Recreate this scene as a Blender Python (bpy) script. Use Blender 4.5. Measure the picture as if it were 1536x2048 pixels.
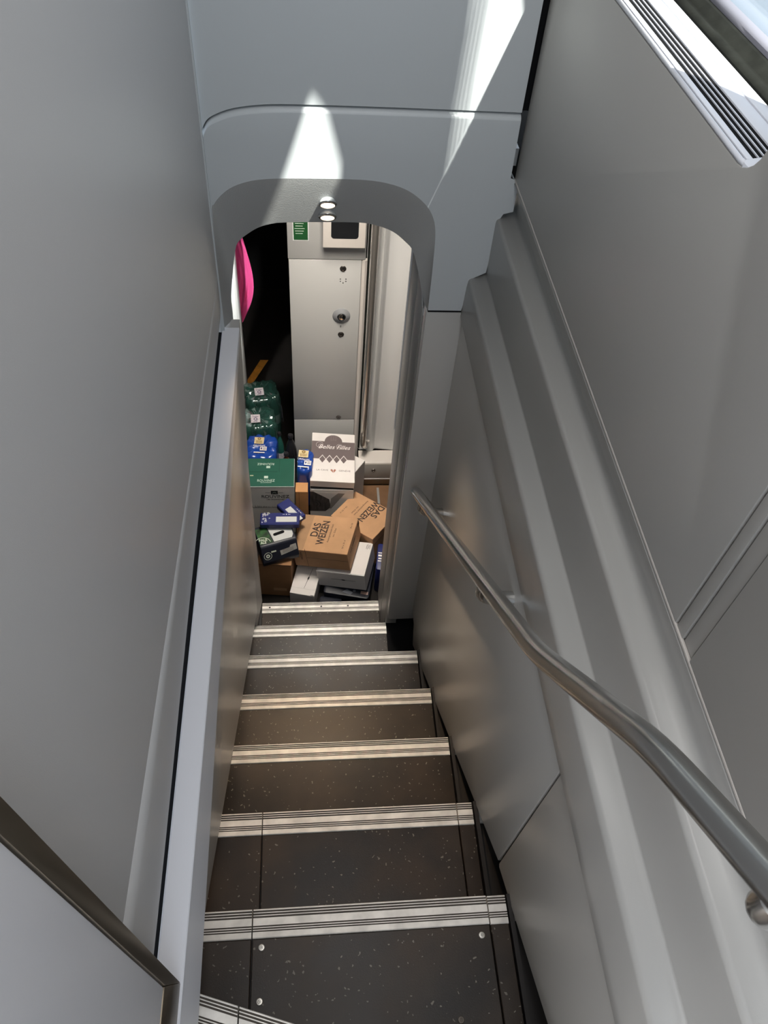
import bpy, bmesh, math, random
from mathutils import Vector, Matrix, Euler
random.seed(7)
R_ = math.radians
scene = bpy.context.scene
COL = scene.collection
for o in list(bpy.data.objects):
    bpy.data.objects.remove(o)

# ------------------------------------------------------------------ camera
cam_d = bpy.data.cameras.new('camera')
cam = bpy.data.objects.new('camera', cam_d)
COL.objects.link(cam)
right = Vector((0.99553, -0.06966, 0.06372)); down = Vector((-0.0127, -0.7676, -0.6408)); fwd = Vector((0.09355, 0.63713, -0.76506))
cam.matrix_world = Matrix(((right.x, -down.x, -fwd.x, 0.2179), (right.y, -down.y, -fwd.y, -0.3760),
                           (right.z, -down.z, -fwd.z, 1.6366), (0, 0, 0, 1)))
cam_d.sensor_fit = 'VERTICAL'; cam_d.sensor_height = 36.0; cam_d.lens = 1545.37 * 36 / 2048
cam_d.clip_start = 0.01; cam_d.clip_end = 100
scene.camera = cam

# ------------------------------------------------------------------ light, sky, exposure
scene.view_settings.view_transform = 'Standard'
scene.view_settings.look = 'None'
scene.view_settings.exposure = 0.6
scene.view_settings.gamma = 1.0
scene.view_settings.use_curve_mapping = False

w = bpy.data.worlds.new('sky'); scene.world = w; w.use_nodes = True
bg = w.node_tree.nodes['Background']
bg.inputs[0].default_value = (0.74, 0.86, 1.0, 1); bg.inputs[1].default_value = 0.9

def lamp(name, kind, energy, color, loc, aim=None, size=None, size_y=None, spot=None, blend=0.5, spread=None, angle=None):
    d = bpy.data.lights.new(name, kind); d.energy = energy; d.color = color
    o = bpy.data.objects.new(name, d); COL.objects.link(o); o.location = loc
    if aim is not None:
        o.rotation_euler = (Vector(aim) - Vector(loc)).to_track_quat('-Z', 'Y').to_euler()
    if kind == 'AREA':
        d.shape = 'RECTANGLE'; d.size = size; d.size_y = size_y or size
        if spread: d.spread = spread
    if kind == 'SPOT':
        d.spot_size = spot; d.spot_blend = blend; d.shadow_soft_size = size or 0.02
    if kind == 'SUN': d.angle = angle
    return o
SUN = Vector((0.65, -1.0, 1.85))
lamp('sun', 'SUN', 16.0, (1.0, 0.96, 0.88), SUN * 4, aim=(0, 0, 0), angle=R_(0.7))
lamp('saloon_fill_light', 'AREA', 2.0, (0.90, 0.95, 1.0), (0.32, -1.25, 2.05), aim=(0.3, 0.7, 0.2), size=0.7, size_y=0.5)  # area fill added behind the stairs in place of unseen window daylight
lamp('saloon_ceiling_light', 'AREA', 5.2, (1.0, 0.98, 0.96), (0.34, 0.10, 2.29), aim=(0.34, 0.12, 0), size=0.30, size_y=1.4)
lamp('vestibule_ceiling_light', 'AREA', 7.0, (1.0, 0.91, 0.80), (0.30, 1.88, 0.74), aim=(0.27, 2.12, -1.2), size=0.30, size_y=0.5, spread=R_(95))

# ------------------------------------------------------------------ materials
MATS = {}
def mat(name, color, rough=0.5, metal=0.0, bump=0.0, bscale=200.0, var=0.0, vscale=6.0, spec=0.5, aniso=False, stretch=None, emit=None, estr=0.0, coat=0.0):
    if name in MATS: return MATS[name]
    m = bpy.data.materials.new(name); m.use_nodes = True; MATS[name] = m
    nt = m.node_tree; b = nt.nodes['Principled BSDF']
    b.inputs['Base Color'].default_value = (*color, 1); b.inputs['Roughness'].default_value = rough
    b.inputs['Metallic'].default_value = metal; b.inputs['Specular IOR Level'].default_value = spec
    b.inputs['Coat Weight'].default_value = coat
    if emit:
        b.inputs['Emission Color'].default_value = (*emit, 1); b.inputs['Emission Strength'].default_value = estr
    tc = nt.nodes.new('ShaderNodeTexCoord'); src = tc.outputs['Object']
    if stretch:
        mp = nt.nodes.new('ShaderNodeMapping'); mp.inputs['Scale'].default_value = stretch
        nt.links.new(src, mp.inputs[0]); src = mp.outputs[0]
    if var > 0:
        n = nt.nodes.new('ShaderNodeTexNoise'); n.inputs['Scale'].default_value = vscale; n.inputs['Detail'].default_value = 5
        nt.links.new(src, n.inputs['Vector'])
        r = nt.nodes.new('ShaderNodeMapRange'); r.inputs[1].default_value = 0.3; r.inputs[2].default_value = 0.7
        r.inputs[3].default_value = 1 - var; r.inputs[4].default_value = 1 + var
        nt.links.new(n.outputs[0], r.inputs[0])
        mx = nt.nodes.new('ShaderNodeVectorMath'); mx.operation = 'SCALE'; mx.inputs[0].default_value = color
        nt.links.new(r.outputs[0], mx.inputs['Scale']); nt.links.new(mx.outputs[0], b.inputs['Base Color'])
    if bump > 0:
        n2 = nt.nodes.new('ShaderNodeTexNoise'); n2.inputs['Scale'].default_value = bscale; n2.inputs['Detail'].default_value = 3
        nt.links.new(src, n2.inputs['Vector'])
        bp = nt.nodes.new('ShaderNodeBump'); bp.inputs['Strength'].default_value = bump; bp.inputs['Distance'].default_value = 0.001
        nt.links.new(n2.outputs[0], bp.inputs['Height']); nt.links.new(bp.outputs[0], b.inputs['Normal'])
    return m

def tread_mat():
    m = mat('speckled_vinyl', (0.030, 0.024, 0.021), 0.38, bump=0.15, bscale=350, spec=0.33)
    nt = m.node_tree; b = nt.nodes['Principled BSDF']
    tc = nt.nodes.new('ShaderNodeTexCoord'); mp = nt.nodes.new('ShaderNodeMapping'); mp.inputs['Scale'].default_value = (1.0, 1.0, 1.0)
    mp.inputs['Rotation'].default_value = (0, 0, 0.6)
    nt.links.new(tc.outputs['Object'], mp.inputs[0])
    nz = nt.nodes.new('ShaderNodeTexNoise'); nz.inputs['Scale'].default_value = 60
    nt.links.new(mp.outputs[0], nz.inputs['Vector'])
    ad = nt.nodes.new('ShaderNodeMixRGB'); ad.blend_type = 'ADD'; ad.inputs[0].default_value = 0.02
    nt.links.new(mp.outputs[0], ad.inputs[1]); nt.links.new(nz.outputs['Color'], ad.inputs[2])
    v = nt.nodes.new('ShaderNodeTexVoronoi'); v.inputs['Scale'].default_value = 95
    nt.links.new(ad.outputs[0], v.inputs['Vector'])
    lt = nt.nodes.new('ShaderNodeMath'); lt.operation = 'LESS_THAN'; lt.inputs[1].default_value = 0.17
    nt.links.new(v.outputs['Distance'], lt.inputs[0])
    sp = nt.nodes.new('ShaderNodeSeparateColor'); nt.links.new(v.outputs['Color'], sp.inputs[0])
    gt = nt.nodes.new('ShaderNodeMath'); gt.operation = 'GREATER_THAN'; gt.inputs[1].default_value = 0.52
    nt.links.new(sp.outputs[0], gt.inputs[0])
    mu = nt.nodes.new('ShaderNodeMath'); mu.operation = 'MULTIPLY'; nt.links.new(lt.outputs[0], mu.inputs[0]); nt.links.new(gt.outputs[0], mu.inputs[1])
    n = nt.nodes.new('ShaderNodeTexNoise'); n.inputs['Scale'].default_value = 7; n.inputs['Detail'].default_value = 6
    nt.links.new(tc.outputs['Object'], n.inputs['Vector'])
    cr = nt.nodes.new('ShaderNodeValToRGB'); cr.color_ramp.elements[0].position = 0.35; cr.color_ramp.elements[1].position = 0.7
    cr.color_ramp.elements[0].color = (0.018, 0.014, 0.012, 1); cr.color_ramp.elements[1].color = (0.050, 0.034, 0.023, 1)
    nt.links.new(n.outputs[0], cr.inputs[0])
    mx = nt.nodes.new('ShaderNodeMixRGB'); mx.inputs[2].default_value = (0.20, 0.18, 0.15, 1)
    nt.links.new(mu.outputs[0], mx.inputs[0]); nt.links.new(cr.outputs[0], mx.inputs[1]); nt.links.new(mx.outputs[0], b.inputs['Base Color'])
    rr = nt.nodes.new('ShaderNodeMapRange'); rr.inputs[3].default_value = 0.27; rr.inputs[4].default_value = 0.46
    nt.links.new(n.outputs[0], rr.inputs[0]); nt.links.new(rr.outputs[0], b.inputs['Roughness'])
    return m
def glass_mat(name, tint=(1, 1, 1), gloss=0.08, rough=0.02, opaque=0.0, ocol=(0.1, 0.2, 0.15)):
    m = bpy.data.materials.new(name); m.use_nodes = True; nt = m.node_tree; nt.nodes.clear()
    out = nt.nodes.new('ShaderNodeOutputMaterial'); t = nt.nodes.new('ShaderNodeBsdfTransparent'); t.inputs[0].default_value = (*tint, 1)
    g = nt.nodes.new('ShaderNodeBsdfGlossy'); g.inputs['Roughness'].default_value = rough
    d = nt.nodes.new('ShaderNodeBsdfDiffuse'); d.inputs[0].default_value = (*ocol, 1)
    a = nt.nodes.new('ShaderNodeMixShader'); a.inputs[0].default_value = opaque
    nt.links.new(t.outputs[0], a.inputs[1]); nt.links.new(d.outputs[0], a.inputs[2])
    mx = nt.nodes.new('ShaderNodeMixShader')
    lw = nt.nodes.new('ShaderNodeLayerWeight'); lw.inputs[0].default_value = 0.3
    mr = nt.nodes.new('ShaderNodeMapRange'); mr.inputs[3].default_value = gloss; mr.inputs[4].default_value = min(1, gloss + 0.5)
    nt.links.new(lw.outputs['Facing'], mr.inputs[0]); nt.links.new(mr.outputs[0], mx.inputs[0])
    nt.links.new(a.outputs[0], mx.inputs[1]); nt.links.new(g.outputs[0], mx.inputs[2]); nt.links.new(mx.outputs[0], out.inputs[0])
    MATS[name] = m
    return m

M_WALL = mat('grey_moulded_plastic', (0.51, 0.51, 0.515), 0.40, bump=0.10, bscale=900)
M_WALLR = mat('warm_grey_laminate', (0.40, 0.39, 0.37), 0.40, bump=0.08, bscale=900)
M_ARCH = mat('pale_grey_moulded_plastic', (0.50, 0.53, 0.545), 0.38, bump=0.08, bscale=900)
M_CAP = mat('pale_grey_paint', (0.80, 0.81, 0.86), 0.42, bump=0.05, bscale=900)
M_LOW = mat('satin_grey_panel', (0.45, 0.44, 0.42), 0.32, bump=0.05, bscale=700)
M_SILL = mat('white_sill_paint', (0.72, 0.74, 0.80), 0.35)
M_DARK = mat('black_gap', (0.009, 0.009, 0.010), 0.8, spec=0.08)
M_RUB = mat('dark_rubber', (0.013, 0.014, 0.012), 0.8, spec=0.1, bump=0.4, bscale=160, var=0.3, vscale=30)
M_STEEL = mat('brushed_stainless', (0.38, 0.375, 0.365), 0.50, metal=0.55, bump=0.12, bscale=60, stretch=(1, 1, 14))
M_RAIL = mat('satin_stainless_rail', (0.62, 0.615, 0.60), 0.24, metal=1.0)
M_TRIM = mat('bronzed_metal_trim', (0.20, 0.17, 0.13), 0.34, metal=1.0)
M_ALU = mat('worn_aluminium_nosing', (0.88, 0.84, 0.78), 0.42, metal=0.1, var=0.18, vscale=25, bump=0.1, bscale=300)
M_GROOVE = mat('nosing_groove_base', (0.10, 0.085, 0.07), 0.7)  # groove bottoms in a darker brown than the strip
M_TREAD = tread_mat()
M_SKIRT = mat('dark_skirting', (0.014, 0.011, 0.010), 0.5)
M_CABIN = mat('cabinet_grey_paint', (0.46, 0.46, 0.45), 0.4, bump=0.06, bscale=800)
M_CREAM = mat('cream_plastic', (0.60, 0.56, 0.52), 0.4)
M_WHITEP = mat('white_paint', (0.75, 0.75, 0.74), 0.4)
M_BLACK = mat('black_plastic', (0.012, 0.012, 0.013), 0.35)
M_FLOORV = mat('dark_vestibule_floor', (0.010, 0.008, 0.007), 0.7, var=0.3, vscale=8, spec=0.2)
M_BROWNF = mat('brown_floor_covering', (0.16, 0.085, 0.042), 0.5, var=0.25, vscale=9)
M_DWALL = mat('passage_shade_wall', (0.004, 0.0035, 0.0035), 0.9, spec=0.2)  # near-black colour paints the passage dark where light spills in
M_SCREW = mat('screw_head_metal', (0.6, 0.58, 0.53), 0.35, metal=0.8)
M_LIT = mat('warm_lamp_diffuser', (0.9, 0.85, 0.75), 0.4, emit=(1.0, 0.80, 0.58), estr=1.6)
M_CHROME = mat('chrome', (0.75, 0.74, 0.72), 0.12, metal=1.0)
M_PANE = glass_mat('window_glass', (0.96, 0.98, 0.98), 0.04)

# ------------------------------------------------------------------ mesh helpers
def tri(bm):
    bm.normal_update()
    big = [q for q in bm.faces if len(q.verts) > 4]
    if big: bmesh.ops.triangulate(bm, faces=big, ngon_method='EAR_CLIP')
def link(name, me, m, parent=None):
    o = bpy.data.objects.new(name, me); COL.objects.link(o)
    if m is not None:
        for k in (m if isinstance(m, (list, tuple)) else [m]): me.materials.append(k)
    if parent is not None: o.parent = parent
    return o
def fin(bm, name, m, parent=None, smooth=None):
    bmesh.ops.recalc_face_normals(bm, faces=bm.faces[:])
    me = bpy.data.meshes.new(name); bm.to_mesh(me); bm.free()
    if smooth is not None:
        for p in me.polygons: p.use_smooth = True
        me.set_sharp_from_angle(angle=R_(smooth))
    return link(name, me, m, parent)
def empty(name, loc=(0, 0, 0), rot=(0, 0, 0), parent=None):
    o = bpy.data.objects.new(name, None); COL.objects.link(o); o.location = loc; o.rotation_euler = rot
    o.empty_display_size = 0.05
    if parent is not None: o.parent = parent
    return o
def keep(o):
    # parts modelled in world space keep their place under an Empty that sits at the base of the thing
    p = o.parent
    o.matrix_parent_inverse = p.matrix_basis.inverted() if (p is not None and p.type == 'EMPTY') else Matrix.Identity(4)
    return o
def tag(o, label=None, cat=None, group=None, kind=None):
    if label: o['label'] = label
    if cat: o['category'] = cat
    if group: o['group'] = group
    if kind: o['kind'] = kind
    return o
def struct(o): o['kind'] = 'structure'; return o
AX = {'x': lambda u, v, d: (d, u, v), 'y': lambda u, v, d: (u, d, v), 'z': lambda u, v, d: (u, v, d)}
def prism_bm(bm, pts, ax, d0, d1, bevel=0.0, seg=2, mi=0):
    f = AX[ax]
    a = [bm.verts.new(f(u, v, d0)) for u, v in pts]; b = [bm.verts.new(f(u, v, d1)) for u, v in pts]
    n = len(pts)
    fs = [bm.faces.new(a[::-1]), bm.faces.new(b)]
    for i in range(n): fs.append(bm.faces.new((a[i], a[(i + 1) % n], b[(i + 1) % n], b[i])))
    for q in fs: q.material_index = mi
    if bevel > 0:
        bmesh.ops.recalc_face_normals(bm, faces=fs)
        es = list({e for q in fs for e in q.edges if len(e.link_faces) == 2 and e.calc_face_angle(0) > 0.3})
        bmesh.ops.bevel(bm, geom=es, offset=bevel, segments=seg, profile=0.5, affect='EDGES', clamp_overlap=True)
    return fs
def prism(name, pts, ax, d0, d1, m, parent=None, bevel=0.0, seg=2, smooth=40):
    bm = bmesh.new(); prism_bm(bm, pts, ax, d0, d1, bevel, seg)
    tri(bm)
    return fin(bm, name, m, parent, smooth if bevel > 0 or len(pts) > 8 else None)
def box(name, x0, x1, y0, y1, z0, z1, m, parent=None, bevel=0.0, seg=2):
    return prism(name, [(x0, y0), (x1, y0), (x1, y1), (x0, y1)], 'z', z0, z1, m, parent, bevel, seg)
def sheet(name, prof, ys, m, parent=None, thick=0.004, smooth=35):
    """profile of (x,z) points swept along y (ys = list of (y, dx, dz)), given thickness by solidify"""
    bm = bmesh.new(); rows = []
    for y, dx, dz in ys: rows.append([bm.verts.new((x + dx, y, z + dz)) for x, z in prof])
    for r0, r1 in zip(rows, rows[1:]):
        for i in range(len(prof) - 1): bm.faces.new((r0[i], r0[i + 1], r1[i + 1], r1[i]))
    o = fin(bm, name, m, parent, smooth)
    s = o.modifiers.new('thickness', 'SOLIDIFY'); s.thickness = thick; s.offset = 0
    return o
def arc(cx, cz, r, a0, a1, n=6):
    return [(cx + r * math.cos(R_(a0 + (a1 - a0) * i / n)), cz + r * math.sin(R_(a0 + (a1 - a0) * i / n))) for i in range(n + 1)]
def tube_bm(bm, pts, r, n=16, caps=True, mi=0):
    pts = [Vector(p) for p in pts]; rings = []
    up = None
    for i, p in enumerate(pts):
        t = (pts[min(i + 1, len(pts) - 1)] - pts[max(i - 1, 0)]).normalized()
        if up is None:
            up = t.orthogonal().normalized()
        up = (up - t * up.dot(t)).normalized(); s = t.cross(up)
        rr = r[i] if isinstance(r, (list, tuple)) else r
        rings.append([bm.verts.new(p + (up * math.cos(2 * math.pi * k / n) + s * math.sin(2 * math.pi * k / n)) * rr) for k in range(n)])
    for a, b in zip(rings, rings[1:]):
        for k in range(n): bm.faces.new((a[k], a[(k + 1) % n], b[(k + 1) % n], b[k])).material_index = mi
    if caps: bm.faces.new(rings[0][::-1]); bm.faces.new(rings[-1])
def tube(name, pts, r, m, parent=None, n=16):
    bm = bmesh.new(); tube_bm(bm, pts, r, n); return fin(bm, name, m, parent, 50)
def smooth_path(pts, rad, n=6):
    P = [Vector(p) for p in pts]; out = [P[0]]
    for a, b, c in zip(P, P[1:], P[2:]):
        d0 = min(rad, (a - b).length * 0.45); d1 = min(rad, (c - b).length * 0.45)
        p0 = b + (a - b).normalized() * d0; p1 = b + (c - b).normalized() * d1
        for i in range(n + 1):
            t = i / n; out.append(p0 * (1 - t) ** 2 + b * 2 * t * (1 - t) + p1 * t * t)
    out.append(P[-1]); return out
def lathe_bm(bm, prof, M=Matrix.Identity(4), n=20, mi=0):
    rings = []
    for r, z in prof:
        if r < 1e-6: rings.append([bm.verts.new(M @ Vector((0, 0, z)))])
        else: rings.append([bm.verts.new(M @ Vector((r * math.cos(2 * math.pi * k / n), r * math.sin(2 * math.pi * k / n), z))) for k in range(n)])
    for a, b in zip(rings, rings[1:]):
        for k in range(n):
            k2 = (k + 1) % n
            if len(a) == 1 and len(b) == 1: continue
            if len(a) == 1: q = bm.faces.new((a[0], b[k2], b[k]))
            elif len(b) == 1: q = bm.faces.new((a[k], a[k2], b[0]))
            else: q = bm.faces.new((a[k], a[k2], b[k2], b[k]))
            q.material_index = mi
def lathe(name, prof, m, parent=None, M=Matrix.Identity(4), n=20):
    bm = bmesh.new(); lathe_bm(bm, prof, M, n); return fin(bm, name, m, parent, 40)
def basis(origin, normal, upv=(0, 0, 1)):
    z = Vector(normal).normalized(); x = Vector(upv).cross(z)
    if x.length < 1e-4: x = Vector((1, 0, 0))
    x.normalize(); y = z.cross(x)
    return Matrix(((x.x, y.x, z.x, origin[0]), (x.y, y.y, z.y, origin[1]), (x.z, y.z, z.z, origin[2]), (0, 0, 0, 1)))
def decal(name, polys, M, m, parent=None, h=0.0004):
    """flat print: list of 2-D polygons given a hair of thickness, placed by matrix M"""
    bm = bmesh.new()
    for pts in polys:
        a = [bm.verts.new(M @ Vector((u, v, 0))) for u, v in pts]; b = [bm.verts.new(M @ Vector((u, v, h))) for u, v in pts]
        n = len(pts); bm.faces.new(a[::-1]); bm.faces.new(b)
        for i in range(n): bm.faces.new((a[i], a[(i + 1) % n], b[(i + 1) % n], b[i]))
    tri(bm)
    return fin(bm, name, m, parent)
def rect(cx, cy, w, h): return [(cx - w / 2, cy - h / 2), (cx + w / 2, cy - h / 2), (cx + w / 2, cy + h / 2), (cx - w / 2, cy + h / 2)]
def rrect(cx, cy, w, h, r, n=4):
    o = []
    for sx, sy, a in ((1, 1, 0), (-1, 1, 90), (-1, -1, 180), (1, -1, 270)):
        o += arc(cx + sx * (w / 2 - r), cy + sy * (h / 2 - r), r, a, a + 90, n)
    return o
def ring(cx, cy, r0, r1, n=20, a0=0, a1=360):
    out = []
    for i in range(n):
        t0, t1 = R_(a0 + (a1 - a0) * i / n), R_(a0 + (a1 - a0) * (i + 1) / n)
        out.append([(cx + r0 * math.cos(t0), cy + r0 * math.sin(t0)), (cx + r1 * math.cos(t0), cy + r1 * math.sin(t0)),
                    (cx + r1 * math.cos(t1), cy + r1 * math.sin(t1)), (cx + r0 * math.cos(t1), cy + r0 * math.sin(t1))])
    return out
def text(s, size, M, m, parent=None, shear=0.0, width=None, weight=0.0, name='lettering'):
    cu = bpy.data.curves.new('lettering_curve', 'FONT'); cu.body = s; cu.size = size; cu.align_x = 'CENTER'; cu.align_y = 'CENTER'
    cu.extrude = 0.0002; cu.shear = shear; cu.offset = weight; cu.resolution_u = 3
    t = bpy.data.objects.new('lettering_source', cu); COL.objects.link(t)
    dg = bpy.context.evaluated_depsgraph_get(); dg.update()
    me = bpy.data.meshes.new_from_object(t.evaluated_get(dg)); me.name = 'lettering'
    bpy.data.objects.remove(t); bpy.data.curves.remove(cu)
    if width and len(me.vertices):
        xs = [v.co.x for v in me.vertices]; k = width / (max(xs) - min(xs))
        for v in me.vertices: v.co.x *= k
    for v in me.vertices: v.co = M @ v.co
    me.materials.clear()
    return link(name, me, m, parent)
def Tr(x, y, z): return Matrix.Translation((x, y, z))
def Rz(a): return Matrix.Rotation(R_(a), 4, 'Z')
FRONT = Matrix.Rotation(R_(90), 4, 'X')          # print plane facing -y, up = +z
def RIGHTF(): return Matrix.Rotation(R_(90), 4, 'Z') @ FRONT   # facing +x

G = 0.25; RS = 0.1991; XW = 0.5875; FLZ = -7 * RS

# ================================================================== SETTING
# ---- left: tall upper wall with a turned-under lower band, standing behind the cap of the stair parapet
wl = struct(prism('wall_left', [(-0.205, 0.70), (0.55, 0.638), (1.197, 0.60), (1.197, 2.32), (-0.205, 2.32)], 'x', -0.02, 0.010, M_WALL))
bm = bmesh.new(); rows = []
N = 24
for i in range(N + 1):
    y = -0.215 + 1.412 * i / N
    top = (0.7005 - 0.0821 * (y + 0.205)) if y < 0.55 else (0.6385 - 0.0587 * (y - 0.55))
    k = max(0.0, min(1.0, (0.62 - y) / 0.8)); k = k * k * (3 - 2 * k)
    row = []
    for j in range(9):
        t = j / 8; z = top + (0.452 - top) * t
        x = 0.010 + k * (0.004 * min(1, t * 12) + 0.005 * math.sin(math.pi * min(1, t * 1.1))) - 0.013 * t ** 4
        row.append(bm.verts.new((x, y, z)))
    rows.append(row)
for a, b in zip(rows, rows[1:]):
    for j in range(8): bm.faces.new((a[j], a[j + 1], b[j + 1], b[j]))
o = fin(bm, 'turned_under_band', M_WALL, wl, 60)
s = o.modifiers.new('thickness', 'SOLIDIFY'); s.thickness = 0.004; s.offset = -1
prism('corner_bead', [(0.0035, 0.45), (0.013, 0.45), (0.013, 2.31), (0.0035, 2.31)], 'y', 1.1925, 1.199, M_ARCH, wl)
# near partition with a bronzed trim round its edge
wr = struct(prism('wall_rear', [(-0.255, 0.454), (-0.190, 0.454), (-0.2365, 2.32), (-1.30, 2.32), (-1.30, 0.454)], 'x', 0.006, 0.036, M_CAP))
prism('metal_trim', [(-0.2075, 0.572), (-0.1865, 0.454), (-0.2335, 2.31), (-0.2510, 2.31)], 'x', 0.005, 0.0405, M_TRIM, wr, 0.0012)
prism('metal_trim', [(-1.29, 0.454), (-0.1868, 0.454), (-0.2078, 0.571), (-1.29, 0.571)], 'x', 0.005, 0.0400, M_TRIM, wr, 0.0012)
prism('painted_panel', [(-1.29, 0.573), (-0.2090, 0.573), (-0.2525, 2.3), (-1.29, 2.3)], 'x', 0.034, 0.0385, M_CAP, wr, 0.001)
# parapet on the left of the stairs: leaning face, chamfer, flat cap
def ruled(name, lines, m, parent=None, thick=None):
    bm = bmesh.new(); R = [[bm.verts.new(p) for p in l] for l in lines]
    for a, b in zip(R, R[1:]):
        for i in range(len(a) - 1): bm.faces.new((a[i], a[i + 1], b[i + 1], b[i]))
    o = fin(bm, name, m, parent)
    if thick:
        s = o.modifiers.new('thickness', 'SOLIDIFY'); s.thickness = thick; s.offset = -1
    return o
Y0, Y1 = -0.62, 1.243
def zt(y): return 0.424 + (y - 1.22) * 0.0853
def zb(y): return 0.004 - 0.722 * y
bm = bmesh.new()
ys = [Y0, -0.2, 0.2, 0.6, 1.0, Y1]; prev = None
for y in ys:
    r = [bm.verts.new(p) for p in ((-0.04, y, zb(y)), (0.007, y, zb(y)), (0.046, y, zt(y)), (0.0465 - 0.004 * (1.2 - y) / 1.4, y, 0.449), (0.007, y, 0.449), (0.004, y, 0.440), (-0.04, y, 0.440))]
    if prev:
        for i in range(7): bm.faces.new((prev[i], prev[(i + 1) % 7], r[(i + 1) % 7], r[i]))
    else: bm.faces.new(r[::-1])
    prev = r
bm.faces.new(prev)
ws = struct(fin(bm, 'wall_stair', M_LOW))
bm = bmesh.new(); prev = None
for y in (Y0, 0.3, 1.205):
    e = 0.0475 - 0.005 * (1.2 - y) / 1.4
    r = [bm.verts.new(p) for p in ((0.0065, y, 0.446), (0.0475, y, zt(y) + 0.004), (0.0490 - 0.0015, y, zt(y) + 0.006), (e + 0.0005, y, 0.4505), (e - 0.001, y, 0.4522), (0.0085, y, 0.4522), (0.0062, y, 0.4505))]
    if prev:
        for i in range(7): bm.faces.new((prev[i], prev[(i + 1) % 7], r[(i + 1) % 7], r[i]))
    else: bm.faces.new(r[::-1])
    prev = r
bm.faces.new(prev)
t1 = struct(fin(bm, 'trim_1', M_CAP))
box('shadow_gap', -0.038, 0.0061, -0.2, 1.2, 0.4402, 0.4420, M_DARK, t1)
# metal door jamb closing the parapet
jl = struct(prism('trim_2', [(1.246, -0.996), (1.490, -1.192), (1.490, 0.43), (1.246, 0.43)], 'x', -0.05, 0.002, M_STEEL))
jr = struct(prism('trim_3', [(1.512, -1.192), (1.512, 0.60), (1.34, 0.56), (1.262, 0.492), (1.235, 0.46), (1.235, -0.985), (1.26, -0.995), (1.26, -1.192)], 'x', 0.507, 0.545, M_STEEL))
for y0, y1 in ((1.238, 1.256), (1.264, 1.372), (1.380, 1.509)):
    prism('jamb_strip', [(y0, -0.99 if y0 < 1.26 else -1.19), (y1, -0.99 if y0 < 1.26 else -1.19), (y1, min(0.57, 0.48 + (y1 - 1.256) * 0.75)), (y0, min(0.57, 0.47 + max(0, y0 - 1.256) * 0.75))], 'x', 0.5035, 0.508, M_STEEL, jr, 0.001)
box('jamb_edge', 0.4995, 0.506, 1.509, 1.5145, -0.19, 0.57, M_WHITEP, jr)

# ---- right: lower panels, stepped moulding, upper wall with the window
rl = struct(prism('wall_right_lower', [(-0.60, 0.49), (-0.60, 0.41), (-0.23, 0.16), (0.07, -0.02), (1.10, -0.90), (1.24, -0.80), (1.24, 0.49)], 'x', 0.604, 0.64, M_DARK))
prism('wall_panel', [(1.111, -0.947), (1.152, -0.86), (1.243, -0.85), (1.243, 0.487), (0.0615, 0.487), (0.0775, -0.052)], 'x', 0.597, 0.6045, M_LOW, rl, 0.002)
prism('wall_panel', [(0.0705, -0.046), (0.0560, 0.487), (-0.62, 0.487), (-0.62, 0.40), (-0.23, 0.129), (0.064, -0.052)], 'x', 0.597, 0.6045, M_LOW, rl, 0.002)
prof = [(0.604, 0.488), (0.5965, 0.489), (0.5930, 0.494), (0.5935, 0.52), (0.5955, 0.582)]
prof += arc(0.6055, 0.5945, 0.0085, 185, 95, 6) + [(0.626, 0.6085), (0.6315, 0.6115)] + arc(0.6315, 0.6175, 0.006, -60, 0, 4) + [(0.6372, 0.66), (0.6368, 0.738)]
prof += arc(0.6450, 0.7480, 0.0080, 180, 98, 6) + [(0.660, 0.7585), (0.6740, 0.7650), (0.6785, 0.770), (0.6790, 0.786), (0.675, 0.808), (0.667, 0.830), (0.661, 0.839)]
struct(sheet('trim_4', prof, [(1.243, 0, 0), (-1.2, 0, 0)], M_LOW, None, 0.003, 30))
up = struct(prism('wall_right', [(-1.3, 0.835), (1.225, 0.835), (1.225, 2.32), (1.160, 2.32), (1.160, 1.262), (0.345, 1.262), (0.345, 2.32), (-1.3, 2.32)], 'x', 0.668, 0.80, M_WALLR))
cor = lambda cx, cz, r, a0, a1: arc(cx, cz, r, a0, a1, 6)
prism('wall_panel', [(0.0985, 0.8475), (1.205, 0.8475), (1.205, 2.30), (1.150, 2.30), (1.150, 1.31)] + cor(1.125, 1.305, 0.025, 0, -90) + cor(0.385, 1.325, 0.045, 270, 180) + [(0.340, 2.30), (0.087, 2.30)], 'x', 0.660, 0.6685, M_WALLR, up, 0.0015)
prism('wall_panel', [(0.0455, 0.8475), (0.0475, 2.30), (-1.30, 2.30), (-1.30, 0.8475)], 'x', 0.660, 0.6685, M_WALLR, up, 0.0015)
prism('joint_strip', [(0.0760, 0.8475), (0.0955, 0.8475), (0.0835, 2.30), (0.079, 2.30)], 'x', 0.6615, 0.6685, M_WALLR, up, 0.001)
prism('joint_strip', [(0.0490, 0.8475), (0.0735, 0.8475), (0.0765, 2.30), (0.051, 2.30)], 'x', 0.6635, 0.6685, M_WALLR, up, 0.001)
box('edge_bead', 0.6595, 0.664, -1.3, 1.205, 0.843, 0.8475, M_CREAM, up, 0.001)

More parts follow.
